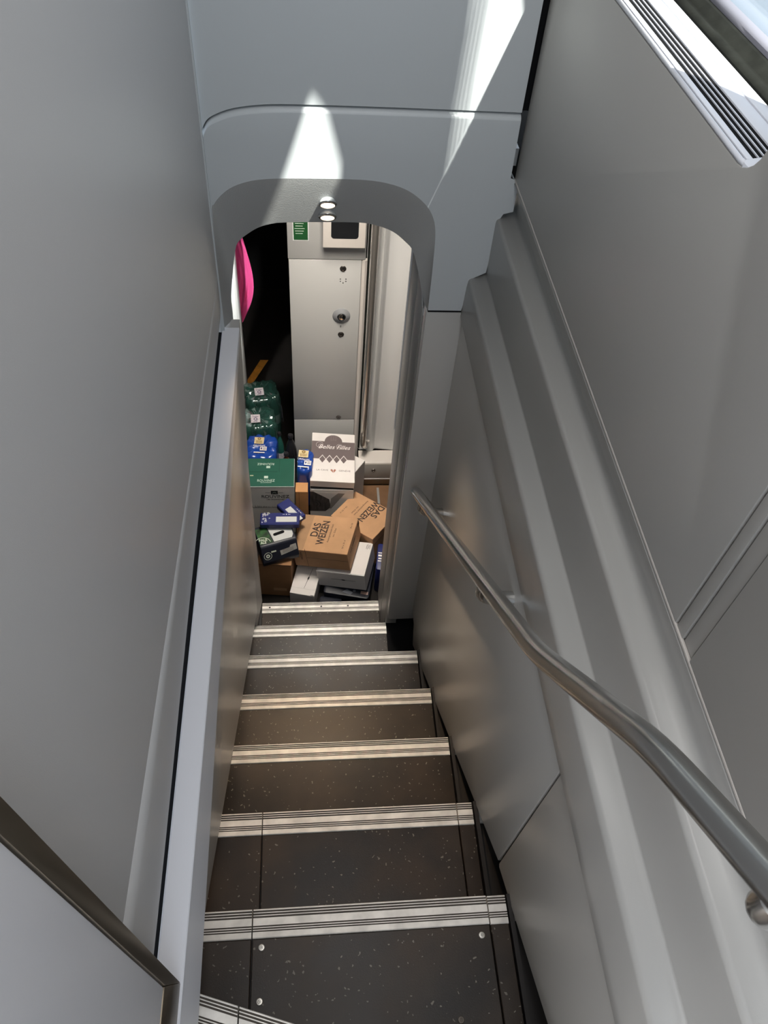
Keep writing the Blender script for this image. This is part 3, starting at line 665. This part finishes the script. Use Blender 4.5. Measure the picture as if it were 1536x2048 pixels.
# ================================================================== BOXES AND PACKS
M_KRAFT = mat('kraft_cardboard', (0.47, 0.265, 0.135), 0.75, var=0.10, vscale=14, bump=0.12, bscale=260)
M_KRAFT2 = mat('orange_kraft_cardboard', (0.50, 0.25, 0.10), 0.75, var=0.10, vscale=12)
M_CARDW = mat('white_cardboard', (0.70, 0.665, 0.64), 0.6, var=0.04, vscale=10)
M_CARDG = mat('grey_cardboard', (0.62, 0.61, 0.585), 0.65, var=0.06, vscale=10)
M_INK = mat('dark_brown_ink', (0.030, 0.016, 0.012), 0.7)
M_INKB = mat('black_ink', (0.012, 0.014, 0.016), 0.6)
M_GREEN = mat('bottle_green_print', (0.010, 0.085, 0.055), 0.45, var=0.08, vscale=10)
M_TAUPE = mat('taupe_print', (0.135, 0.105, 0.105), 0.55)
M_BLUE = mat('deep_blue_print', (0.012, 0.018, 0.115), 0.4)
M_NAVY = mat('navy_black_print', (0.008, 0.010, 0.020), 0.45)
M_PALE = mat('pale_label', (0.52, 0.53, 0.52), 0.6)
def box_bm(L, W, H, bevel=0.0015):
    bm = bmesh.new(); prism_bm(bm, rect(0, 0, L, W), 'z', 0, H, bevel, 1); return bm
def carton(name, label, top, rz, tx, ty, L, W, H, m, group=None, mtop=None, flaps='x', cat='box', seam=M_DARK, bevel=0.0015):
    rot = Euler((R_(tx), R_(ty), R_(rz)), 'XYZ')
    o = tag(empty(name, Vector(top) + rot.to_matrix() @ Vector((0, 0, -H)), rot), label, cat, group)
    bm = box_bm(L, W, H, bevel)
    for f in bm.faces: f.material_index = 1 if (mtop and f.normal.z > 0.9) else 0
    fin(bm, 'carton_body', [m, mtop] if mtop else m, o)
    return o
def top_M(H, u=0, v=0, a=0, e=0.0): return Tr(u, v, H + 0.0001 + e) @ Rz(a)
def front_M(W, u, h, a=0, e=0.0): return Tr(u, -W / 2 - 0.0001 - e, h) @ FRONT @ Rz(a)
def right_M(L, v, h, a=0, e=0.0): return Tr(L / 2 + 0.0001 + e, v, h) @ RIGHTF() @ Rz(a)

# -- kraft wheat-beer boxes
def weizen(label, top, rz, tx, ty, L, W, H, flip):
    o = carton('cardboard_box', label, top, rz, tx, ty, L, W, H, M_KRAFT, 'brown wheat beer cartons')
    return o
b = weizen('brown cardboard box lettered DAS WEIZEN lying on top of a white carton', (0.279, 1.780, -1.100), -15.6, -1.3, -9.6, 0.255, 0.214, 0.112, 0)
H = 0.112
text('DAS', 0.048, top_M(H, -0.048, 0.018, 90), M_INK, b, width=0.080, weight=0.0009)
text('WEIZEN', 0.048, top_M(H, -0.010, 0.006, 90), M_INK, b, width=0.142, weight=0.0009)
text('Aussergewöhnlich frisch', 0.011, top_M(H, 0.022, 0.006, 90), M_INK, b, width=0.108)
text('im Glas', 0.011, top_M(H, 0.040, 0.012, 90), M_INK, b, width=0.05)
text('8 x 33', 0.010, top_M(H, 0.108, 0.062, 90), M_INK, b, width=0.03)
text('24 x 33 cl', 0.010, top_M(H, 0.098, -0.052, 90), M_INK, b, width=0.05)
decal('printed_band', [rect(-0.102, 0, 0.050, 0.210)], top_M(H), mat('darker_kraft_print', (0.36, 0.21, 0.11), 0.75, var=0.1, vscale=14), b, 0.0003)
decal('flap_seam', [rect(0.03, 0.063, 0.190, 0.0014), rect(-0.067, 0.062, 0.0014, 0.122)], front_M(0.214, 0, 0), M_INK, b)
text('DAS', 0.014, front_M(0.214, -0.105, 0.072, 90), M_INK, b)
text('WEIZEN', 0.014, front_M(0.214, -0.089, 0.072, 90), M_INK, b)
text('DAS WEIZEN', 0.016, right_M(0.255, -0.015, 0.075), M_INK, b, width=0.10)
decal('bar_code', [rect(0.085 + i * 0.0032, 0.09, 0.0014 if i % 3 else 0.0022, 0.024) for i in range(8)], right_M(0.255, 0, 0), M_INK, b)
b = weizen('brown cardboard box lettered DAS WEIZEN standing askew against the right door jamb', (0.464, 1.948, -1.172), 49.2, -5.0, -3.0, 0.191, 0.250, 0.196, 1)
H = 0.196
text('DAS', 0.046, top_M(H, 0.052, -0.042, 180 + 0), M_INK, b, width=0.078, weight=0.0009)
text('WEIZEN', 0.046, top_M(H, 0.028, -0.004, 180), M_INK, b, width=0.138, weight=0.0009)
text('Aussergewöhnlich frisch', 0.011, top_M(H, 0.026, 0.036, 180), M_INK, b, width=0.108)
text('im Glas', 0.011, top_M(H, 0.0, 0.052, 180), M_INK, b, width=0.05)
text('24 x 33 cl', 0.010, top_M(H, -0.03, 0.098, 180), M_INK, b, width=0.05)
decal('flap_seam', [rect(0, 0.150, 0.19, 0.0014)], front_M(0.25, 0, 0), M_INK, b)
# -- white cartons with a thin slot mark
b = carton('white_carton', 'flat white carton with a thin dark slot line, tilted under the brown box', (0.368, 1.734, -1.214), -15.3, -0.6, -8.2, 0.224, 0.195, 0.106, M_CARDW, 'white cartons')
slot = [[(-0.058, 0.0006), (-0.058, -0.0006), (-0.010, -0.001), (-0.004, -0.0036), (0.004, -0.0036), (0.010, -0.001), (0.058, -0.0006), (0.058, 0.0006), (0.010, 0.001), (0.004, 0.0036), (-0.004, 0.0036), (-0.010, 0.001)]]
decal('slot_mark', slot, front_M(0.195, 0.010, 0.060), M_INKB, b)
decal('panel_crease', [rect(-0.062, 0.053, 0.0008, 0.10)], front_M(0.195, 0, 0), M_CARDG, b)
for i, wd in enumerate((0.026, 0.022, 0.030, 0.026)):
    decal('fine_print', [rect(0.103 - i * 0.0052, 0.072, 0.0014, wd)], top_M(0.106), M_INKB, b)
decal('tape_edge', [rect(0.0, -0.094, 0.22, 0.006)], top_M(0.106), M_PALE, b)
b = carton('white_carton', 'small white carton on the floor just behind the lowest step', (0.189, 1.660, -1.284), -13, 0, 0, 0.112, 0.165, 0.110, M_CARDW, 'white cartons')
decal('slot_mark', slot, top_M(0.110, 0.010, 0.010, 82), M_INKB, b)
decal('flap_edge', [rect(0, -0.050, 0.110, 0.0010)], top_M(0.110), M_CARDG, b)
decal('tab_notch', [rect(0.046, -0.0800, 0.014, 0.0024)], top_M(0.110), M_DARK, b)
# -- flat white wine carton with the taupe label, on a photo printed one
b = carton('wine_carton', 'flat white wine carton with taupe label reading Belles Filles', (0.325, 2.209, -1.050), -2.4, 3.0, 2.6, 0.209, 0.306, 0.052, M_CARDW, 'wine cartons')
H = 0.052; Mt = top_M(H)
arch = [(0.104, 0.098), (0.043, 0.098)] + arc(0.0, 0.098, 0.043, 0, 180, 14)[1:-1] + [(-0.043, 0.098), (-0.104, 0.098), (-0.104, -0.014), (-0.070, -0.014)]
zig = []
for i in range(4):
    cx = -0.051 + 0.034 * i; zig += [(cx - 0.017, -0.014), (cx, 0.012)]
zig += [(0.068, -0.014)]
decal('taupe_label', [arch + zig + [(0.104, -0.014)]], Mt, M_TAUPE, b)
decal('diamond_mark', [[(cx - 0.0145, -0.014), (cx, -0.036), (cx + 0.0145, -0.014), (cx, 0.008)] for cx in (-0.051 + 0.034 * i for i in range(4))], Mt @ Tr(0, -0.002, 0), M_TAUPE, b, 0.0006)
decal('crest', [rect(-0.012, 0.118, 0.0012, 0.030), rect(0.012, 0.118, 0.0012, 0.030), rect(0, 0.133, 0.024, 0.0012), rect(0, 0.108, 0.024, 0.0012), rect(0, 0.12, 0.0012, 0.022)], Mt, mat('pale_taupe_print', (0.22, 0.18, 0.18), 0.6), b, 0.0007)
M_LETW = mat('white_lettering', (0.80, 0.77, 0.74), 0.5)
text('Belles Filles', 0.036, top_M(H, 0.003, 0.062, 0, 0.0005), M_LETW, b, shear=0.45, width=0.155)
for cx, cy, r in ((-0.066, 0.075, 0.017), (-0.060, 0.068, 0.011), (0.030, 0.068, 0.014)):
    decal('flourish', ring(cx, cy, r, r + 0.0009, 18, 20, 320), Mt, M_LETW, b, 0.0008)
text('LA CAVE', 0.0135, top_M(H, -0.050, -0.084), M_TAUPE, b, width=0.055)
text('GENÈVE', 0.0135, top_M(H, 0.056, -0.084), M_TAUPE, b, width=0.055)
M_HEART = mat('heart_print', (0.33, 0.14, 0.10), 0.6)
decal('heart_mark', [[(0.002, -0.098), (-0.011, -0.084), (-0.009, -0.077), (-0.004, -0.077), (0.0, -0.081), (0.001, -0.086)], [(0.004, -0.098), (0.015, -0.084), (0.013, -0.077), (0.008, -0.076), (0.004, -0.081), (0.003, -0.086)]], Mt, M_HEART, b)
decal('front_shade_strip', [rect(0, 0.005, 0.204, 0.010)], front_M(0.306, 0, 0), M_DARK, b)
b = carton('photo_carton', 'grey carton printed with a dark photo under the wine carton', (0.318, 2.098, -1.118), -2.4, 0, 0, 0.208, 0.080, 0.276, M_CARDG, 'wine cartons')
Wd = 0.080
decal('photo_print', [[(-0.104, 0.120), (-0.104, 0.262), (-0.088, 0.262), (-0.012, 0.208), (-0.004, 0.150), (-0.030, 0.120)]], front_M(Wd, 0, 0), mat('photo_dark', (0.055, 0.048, 0.046), 0.5, var=0.5, vscale=40, stretch=(3, 1, 0.5)), b)
decal('photo_highlight', [[(-0.080, 0.258), (0.030, 0.254), (-0.004, 0.214), (-0.012, 0.211)]], front_M(Wd, 0, 0), mat('photo_pale', (0.55, 0.54, 0.53), 0.5), b)
decal('photo_shade', [[(0.030, 0.254), (0.062, 0.252), (-0.002, 0.140), (-0.010, 0.140), (-0.004, 0.214)]], front_M(Wd, 0, 0), mat('photo_mid', (0.24, 0.225, 0.21), 0.5), b)
for r in (0.030, 0.018): decal('scroll_line', ring(-0.086, 0.170, r, r + 0.003, 14, -30, 110), front_M(Wd, 0, 0), M_INKB, b, 0.0006)
carton('white_carton', 'white carton turned askew behind the wine carton', (0.383, 2.255, -1.125), 56, 0, 0, 0.118, 0.168, 0.268, M_CARDW, 'white cartons')
# -- green and grey winery carton
L, W, H = 0.226, 0.180, 0.344
b = carton('winery_carton', 'green topped grey carton lettered ROUVINEZ against the left parapet', (0.028, 2.112, -1.050), -0.4, 0.4, 0, L, W, H, M_CARDG, 'wine cartons', mtop=M_GREEN)
decal('flap_seam', [rect(-0.04, 0.004, 0.146, 0.0012), rect(0.042, 0.046, 0.0010, 0.085)], top_M(H), mat('green_shadow', (0.004, 0.03, 0.02), 0.6), b)
M_GT = mat('pale_green_lettering', (0.50, 0.62, 0.54), 0.6)
text('ROUVINEZ', 0.020, top_M(H, -0.022, 0.054, 180), M_GT, b, width=0.078)
decal('logo_square', [rect(-0.010, 0.034, 0.018, 0.014)], top_M(H), M_GT, b)
decal('logo_square', [rect(-0.018, -0.030, 0.018, 0.015)], top_M(H), M_GT, b)
text('ROUVINEZ', 0.021, top_M(H, -0.018, -0.052), M_GT, b, width=0.080)
text('LES DOMAINES', 0.007, top_M(H, -0.018, -0.064), M_GT, b, width=0.050)
decal('pale_sticker', [rect(-0.085, -0.020, 0.016, 0.006)], top_M(H), mat('sticker_yellow', (0.5, 0.52, 0.35), 0.6), b)
Mf = front_M(W, 0, 0)
decal('green_edge', [rect(0, H - 0.003, L - 0.004, 0.0030)], Mf, M_GREEN, b)
decal('logo_square', [rect(0.020, H - 0.040, 0.032, 0.024)], Mf, M_INKB, b)
decal('logo_line', [rect(-0.010, H - 0.041, 0.024, 0.0010), rect(0.050, H - 0.041, 0.024, 0.0010)], Mf, M_INKB, b)
decal('logo_arch', ring(0.020, H - 0.048, 0.008, 0.0095, 10, 20, 160), Mf, M_GT, b, 0.0007)
text('ROUVINEZ', 0.030, front_M(W, 0.023, H - 0.070), M_INKB, b, width=0.128)
text('LES DOMAINES', 0.010, front_M(W, 0.023, H - 0.090), M_INKB, b, width=0.082)
sc = random.Random(3)
decal('printed_stubble', [[(-0.105 + i * 0.0042, H - 0.150), (-0.102 + i * 0.0042, H - 0.150), (-0.1035 + i * 0.0042, H - 0.150 + sc.uniform(0.006, 0.030) * (1 - i / 42))] for i in range(40)], Mf, M_INKB, b)
decal('green_side_edge', [rect(0, H / 2, W - 0.004, H - 0.01)], right_M(L, 0, 0), mat('pale_green_side', (0.30, 0.33, 0.29), 0.6), b)
# -- tan box standing behind
b = carton('tan_box', 'tall narrow orange tan cardboard box between the ROUVINEZ carton and the photo carton', (0.1745, 2.040, -1.075), -2, 0, 0, 0.058, 0.060, 0.319, M_KRAFT2, 'brown cartons')
decal('flap_edge', [rect(-0.012, 0.16, 0.0012, 0.31)], front_M(0.060, 0, 0), M_INK, b)
# -- brown box bottom left
b = carton('brown_box', 'brown cardboard box in the dark corner under the green beer carrier', (0.060, 1.735, -1.152), -6, 0, 0, 0.150, 0.165, 0.242, mat('shaded_kraft_cardboard', (0.30, 0.15, 0.065), 0.8, var=0.1, vscale=12), 'brown cartons')  # kraft colour darkened to paint in the shade of the corner
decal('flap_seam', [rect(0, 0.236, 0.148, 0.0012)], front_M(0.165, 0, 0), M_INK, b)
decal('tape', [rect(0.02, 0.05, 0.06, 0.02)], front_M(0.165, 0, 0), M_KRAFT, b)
# -- beer carrier: dark printed carton with grey top panel, handle slot and sloped front
rot = Euler((0, 0, R_(18)), 'XYZ')
bc = tag(empty('beer_carrier', (0.056, 1.735, -1.150), rot), 'dark green and grey beer carrier with an oval handle slot on the brown box', 'box')
profb = [(-0.078, 0.004), (-0.082, 0.030), (-0.050, 0.098), (-0.042, 0.104), (0.062, 0.108), (0.068, 0.100), (0.068, 0.002)]
prism('carton_body', profb, 'x', -0.078, 0.086, M_NAVY, bc, 0.004, 3)
Mt = Tr(0, 0, 0.1044) @ Matrix.Rotation(math.atan2(0.004, 0.104), 4, 'X')
decal('grey_panel', [[(-0.012, -0.036), (0.068, -0.036)] + [(0.078, -0.020), (0.081, 0.020), (0.078, 0.056), (-0.022, 0.056)]], Mt @ Tr(0, 0.0, 0.002), M_PALE, bc)
decal('handle_slot', [rrect(0.020, 0.000, 0.052, 0.015, 0.0074)], Mt @ Tr(0, 0, 0.0026) @ Rz(6), M_DARK, bc)
M_BGRN = mat('beer_green_print', (0.012, 0.060, 0.012), 0.4, var=0.8, vscale=45)
decal('green_panel', [[(-0.074, -0.036), (-0.018, -0.036), (-0.026, 0.050), (-0.074, 0.050)]], Mt @ Tr(0, 0, 0.002), M_BGRN, bc)
M_BEERL = mat('beer_lettering', (0.50, 0.55, 0.46), 0.6)
decal('label_arc', ring(-0.062, -0.040, 0.034, 0.0366, 14, 5, 150), Mt @ Tr(0, 0.006, 0.0026), M_BEERL, bc)
text('PALE', 0.017, Mt @ Tr(-0.056, -0.014, 0.0028) @ Rz(-8), M_BEERL, bc, width=0.036, weight=0.0006)
text('ALE', 0.017, Mt @ Tr(-0.058, -0.028, 0.0028) @ Rz(-8), M_BEERL, bc, width=0.026, weight=0.0006)
sl = basis((0, -0.0664, 0.064), (0, -0.905, 0.426))
decal('label_strip', [[(0.004, 0.006), (0.048, 0.010), (0.052, 0.020), (0.078, 0.022), (0.080, -0.006), (0.006, -0.018)]], sl @ Tr(0, 0, 0.0004), mat('grey_label_strip', (0.34, 0.33, 0.31), 0.6), bc)
for k in range(3): decal('text_line', [rect(0.040, 0.004 - 0.006 * k, 0.050, 0.0012)], sl @ Tr(0, 0, 0.0009) @ Rz(3), M_INK, bc)
decal('round_seal', ring(-0.052, -0.006, 0.016, 0.018, 20) + ring(-0.052, -0.006, 0.004, 0.009, 8) + [rect(-0.024, 0.010, 0.022, 0.007)], sl @ Tr(0, 0, 0.0004), M_BEERL, bc)
# -- two blue flat packs with pale windows
def bluepack(label, top, rz, L, W, H, tx=0, ty=0):
    b = carton('blue_pack', label, top, rz, tx, ty, L, W, H, M_BLUE, 'flat blue packs', bevel=0.004)
    decal('pale_window', [rect(0.028, -0.006, 0.090, 0.030)], top_M(H), M_PALE, b)
    decal('small_mark', [rect(0.028, 0.022, 0.004, 0.004), rect(0.016, 0.022, 0.010, 0.0016), rect(0.040, 0.022, 0.010, 0.0016)], top_M(H), M_LETW, b)
    return b
b = bluepack('flat dark blue pack with a pale rectangular window on the beer carrier', (0.080, 1.795, -1.004), -0.5, 0.172, 0.068, 0.030)
sc = random.Random(5)
cr = []
for i in range(26):
    cx, cy = -0.078 + sc.uniform(0, 0.030), sc.uniform(-0.030, 0.030); cr.append([(cx, cy), (cx + sc.uniform(0.004, 0.012), cy + sc.uniform(-0.006, 0.006)), (cx + sc.uniform(-0.004, 0.006), cy + sc.uniform(0.004, 0.010))])
for i, q in enumerate(cr): pass
decal('torn_film', cr, top_M(0.030), M_PALE, b)
bluepack('second blue pack peeking out askew behind the flat blue one', (0.128, 1.866, -1.030), -52, 0.130, 0.066, 0.030)
# -- dark blue film packs under the white carton and by the jamb
def slab(name, label, loc, rz, L, W, H, m, group, prints):
    o = tag(empty(name, loc, (0, 0, R_(rz))), label, 'pack', group)
    bm = bmesh.new(); prism_bm(bm, rrect(0, 0, L, W, 0.012, 3), 'z', 0, H, 0.006, 2)
    tri(bm)
    fin(bm, 'pack_body', m, o, 40)
    for nm, polys, M, mm in prints: decal(nm, polys, M, mm, o)
    return o
slab('blue_pack', 'dark blue film pack lying under the tilted white carton', (0.392, 1.705, FLZ + 0.0005), -12, 0.210, 0.215, 0.062, M_NAVY, 'dark blue film packs',
     [('pale_print', [[(-0.02, -0.09), (0.0, -0.07), (0.03, -0.085), (0.02, -0.10)], rect(0.010, -0.062, 0.03, 0.006), rect(0.035, -0.075, 0.012, 0.012)], top_M(0.062), mat('dim_print', (0.12, 0.13, 0.16), 0.6)),
      ('pink_label', [rect(0.082, -0.078, 0.034, 0.016)], top_M(0.062), mat('pinkish_label', (0.40, 0.27, 0.22), 0.6))])
slab('blue_pack', 'blue film pack with white lettering squeezed beside the right door jamb', (0.570, 1.730, FLZ + 0.0005), -8, 0.110, 0.150, 0.175, M_BLUE, 'dark blue film packs',
     [('white_print', [rect(-0.035, 0.02, 0.030, 0.006), rect(-0.036, 0.005, 0.026, 0.010), rect(-0.030, -0.012, 0.034, 0.007), rect(-0.034, -0.026, 0.030, 0.006)], top_M(0.175), M_LETW)])
slab('blue_pack', 'dark blue pack on the floor beside the small white carton', (0.30, 1.585, FLZ + 0.0005), -4, 0.100, 0.070, 0.030, M_NAVY, 'dark blue film packs', [])

# -- shrink wrapped packs of six bottles
M_PETG = mat('green_pet', (0.020, 0.100, 0.080), 0.12, spec=0.7)
M_PETB = mat('dark_pet', (0.020, 0.020, 0.022), 0.10, spec=0.7)
M_BOTB = mat('blue_pet', (0.012, 0.050, 0.22), 0.15)
M_CAPD = mat('dark_cap', (0.02, 0.02, 0.022), 0.3)
M_FILM = glass_mat('clear_shrink_film', (0.80, 0.92, 0.88), 0.10, 0.10, 0.42, (0.05, 0.14, 0.115))
M_FILMB = mat('blue_shrink_film', (0.012, 0.055, 0.30), 0.22, spec=0.6, bump=0.3, bscale=60)
def bottle_prof(r, h): return [(0, 0), (r * 0.8, 0), (r, 0.012), (r, h * 0.30), (r * 0.95, h * 0.34), (r, h * 0.38), (r, h * 0.62), (r * 0.90, h * 0.72), (r * 0.55, h * 0.85), (r * 0.34, h * 0.90), (r * 0.34, h * 0.955)]
def cap_prof(r, h): return [(r * 0.34, h * 0.945), (r * 0.42, h * 0.945), (r * 0.42, h * 0.99), (r * 0.36, h), (0, h)]
BOT = {}
def bottle_parts(parent, x, y, r, h, m, mc, label_m=None):
    key = (r, h, m.name)
    if key not in BOT:
        q = lathe('bottle', bottle_prof(r, h), m, parent, n=18); c = lathe('bottle_cap', cap_prof(r, h), mc, q, n=14); l = None
        if label_m: l = lathe('paper_label', [(r * 1.005, h * 0.40), (r * 1.012, h * 0.40), (r * 1.012, h * 0.60), (r * 1.005, h * 0.60)], label_m, q, n=18)
        BOT[key] = (q, c, l)
    else:
        q0, c0, l0 = BOT[key]
        q = q0.copy(); COL.objects.link(q); q.parent = parent
        for s_ in (c0, l0):
            if s_: d = s_.copy(); COL.objects.link(d); d.parent = q
    q.location = (x, y, 0); return q
def film(parent, L, W, H, m, lump=0.006, seed=1, top_r=0.03, thin=True):
    bm = bmesh.new(); rg = random.Random(seed); nx, nz = 40, 14
    base = rrect(0, 0, L, W, 0.032, 8)
    # resample
    per = base + [base[0]]; lens = [0]
    for a, b in zip(per, per[1:]): lens.append(lens[-1] + math.hypot(b[0] - a[0], b[1] - a[1]))
    pts = []
    for i in range(nx):
        t = lens[-1] * i / nx
        for j in range(len(per) - 1):
            if lens[j] <= t <= lens[j + 1]:
                f = (t - lens[j]) / max(1e-9, lens[j + 1] - lens[j]); pts.append((per[j][0] + (per[j + 1][0] - per[j][0]) * f, per[j][1] + (per[j + 1][1] - per[j][1]) * f)); break
    ph = [rg.uniform(0, 6.28) for _ in range(8)]
    def wob(a, z): return lump * (0.6 * math.sin(6 * a + ph[0] + 3 * z / H) + 0.4 * math.sin(11 * a + 7 * z / H + ph[1]) + 0.4 * math.sin(17 * a - 9 * z / H + ph[2]))
    rows = []
    levels = [(1.0, H * i / 8) for i in range(8)] + [(0.985, H * 0.94), (0.93, H * 0.985), (0.80, H * 1.0), (0.55, H * 1.0), (0.3, H * 1.002), (0.12, H * 0.998)]
    for k, z in levels:
        row = []
        for i, (x, y) in enumerate(pts):
            a = math.atan2(y, x); d = wob(a, z); l_ = math.hypot(x, y)
            zz = z + (0.007 * math.sin(x * 130 + ph[3]) * math.sin(y * 120 + ph[4]) if k < 0.99 else 0)
            row.append(bm.verts.new((x * k * (1 + d / l_), y * k * (1 + d / l_), zz)))
        rows.append(row)
    for a, b in zip(rows, rows[1:]):
        for i in range(nx): bm.faces.new((a[i], a[(i + 1) % nx], b[(i + 1) % nx], b[i]))
    bm.faces.new(rows[-1]); 
    return fin(bm, 'shrink_film', m, parent, 70)
M_TAGW = mat('tag_white', (0.62, 0.58, 0.62), 0.5, var=0.25, vscale=90)
M_TAGY = mat('tag_sand', (0.62, 0.52, 0.30), 0.5, var=0.15, vscale=120)
def water_pack(label, loc, rz, seed):
    o = tag(empty('bottle_pack', loc, (0, 0, R_(rz))), label, 'bottle pack', 'shrink wrapped water packs')
    for i in range(3):
        for j in range(2): bottle_parts(o, -0.058 + 0.058 * i, -0.040 + 0.080 * j, 0.0285, 0.315, M_PETG, M_PETG, M_TAGW)
    film(o, 0.182, 0.165, 0.322, M_FILM, 0.004, seed)
    tgm = Tr(-0.012, -0.018, 0.330) @ Rz(-6)
    decal('paper_tag', [rrect(0, 0, 0.046, 0.058, 0.003)], tgm, M_TAGW, o, 0.0006)
    decal('tag_logo', ring(0, -0.004, 0.006, 0.010, 14) + [rect(0, -0.020, 0.020, 0.004), rect(0, 0.012, 0.030, 0.003)], tgm @ Tr(0, 0, 0.0006), mat('violet_print', (0.07, 0.05, 0.12), 0.6), o)
    for yy in (-0.040, 0.040):
        sm = basis((0.0945, yy, 0.19), (1, 0, 0.05))
        decal('side_label', [rrect(0, 0, 0.060, 0.110, 0.006)], sm, mat('side_label_lilac', (0.42, 0.39, 0.46), 0.4, var=0.3, vscale=60), o, 0.0006)
        decal('label_diamond', [[(0, 0.070), (0.016, 0.052), (0, 0.034), (-0.016, 0.052)]], sm @ Tr(0, 0, 0.0006), M_NAVY, o)
    return o
water_pack('green bottle pack in clear film, the farther one by the dark passage', (-0.036, 2.715, FLZ), 14, 3)
water_pack('green bottle pack in clear film, the nearer one behind the blue ORIGINAL pack', (-0.046, 2.512, FLZ), 10, 9)
def blue_pack(label, loc, rot, L, W, H, seed, mirror=False):
    o = tag(empty('drink_pack', loc, tuple(R_(a) for a in rot)), label, 'bottle pack', 'blue film drink packs')
    film(o, L, W, H, M_FILMB, 0.003, seed)
    tm = Tr(0, 0, H + 0.0065)
    decal('sand_label', [rect(-0.012, 0.030, 0.046, 0.044)], tm, M_TAGY, o, 0.0006)
    decal('label_print', ring(-0.012, 0.042, 0.003, 0.009, 12) + [rect(-0.024 + 0.006 * i, 0.022, 0.003, 0.018) for i in range(5)], tm @ Tr(0, 0, 0.0006), mat('sand_print', (0.22, 0.13, 0.03), 0.6), o)
    text('ORIGINAL', 0.0145, tm @ Tr(-0.008, -0.004, 0), M_LETW, o, width=0.058)
    text('ICE TEA', 0.016, tm @ Tr(-0.024, -0.022, 0), mat('dim_blue_print', (0.10, 0.20, 0.55), 0.5), o, width=0.026)
    decal('white_label', [rect(0.012, -0.024, 0.032, 0.026)], tm, M_LETW, o, 0.0006)
    decal('label_lines', [rect(0.018, -0.016 - 0.005 * i, 0.016, 0.002) for i in range(4)] + [rect(0.003, -0.024, 0.006, 0.012)], tm @ Tr(0, 0, 0.0006), M_BLUE, o)
    decal('white_stripe', [rect(-0.006, -0.050, 0.052, 0.006)], tm, M_LETW, o)
    return o
blue_pack('blue film drink pack marked ORIGINAL standing behind the ROUVINEZ carton', (-0.020, 2.300, FLZ), (0, 0, -3), 0.150, 0.172, 0.330, 4)
b = blue_pack('blue film drink pack leaning between the ROUVINEZ and Belles Filles cartons', (0.180, 2.150, FLZ + 0.125), (2, 3, -5), 0.072, 0.150, 0.275, 6)
text('ORIGINAL', 0.018, Tr(0.0, -0.081, 0.15) @ FRONT @ Rz(70), mat('dim_blue_print', (0.10, 0.20, 0.55), 0.5), b, width=0.07)
# loose bottles in the gap
BOTG = 'loose dark bottles behind the packs'
M_TEA = mat('tea_pet', (0.10, 0.028, 0.010), 0.12, spec=0.7); M_RED = mat('red_print', (0.36, 0.025, 0.015), 0.4)
def loose(label, x, y, r, h, m, lm):
    o = tag(empty('bottle', (x, y, FLZ)), label, 'bottle', BOTG)
    lathe('glass_body', bottle_prof(r, h), m, o, n=20); lathe('cap', cap_prof(r, h), M_CAPD, o, n=16)
    lathe('paper_label', [(r * 1.002, h * 0.42), (r * 1.015, h * 0.42), (r * 1.015, h * 0.60), (r * 1.002, h * 0.60)], lm, o, n=20)
loose('dark bottle with black cap next to the cabinet edge', 0.120, 2.372, 0.030, 0.335, M_PETB, M_NAVY)
loose('dark bottle with a red label behind the leaning blue pack', 0.098, 2.292, 0.028, 0.290, M_TEA, M_RED)
loose('dark green bottle beside the nearer water pack', 0.064, 2.402, 0.022, 0.320, M_PETG, M_TAGW)
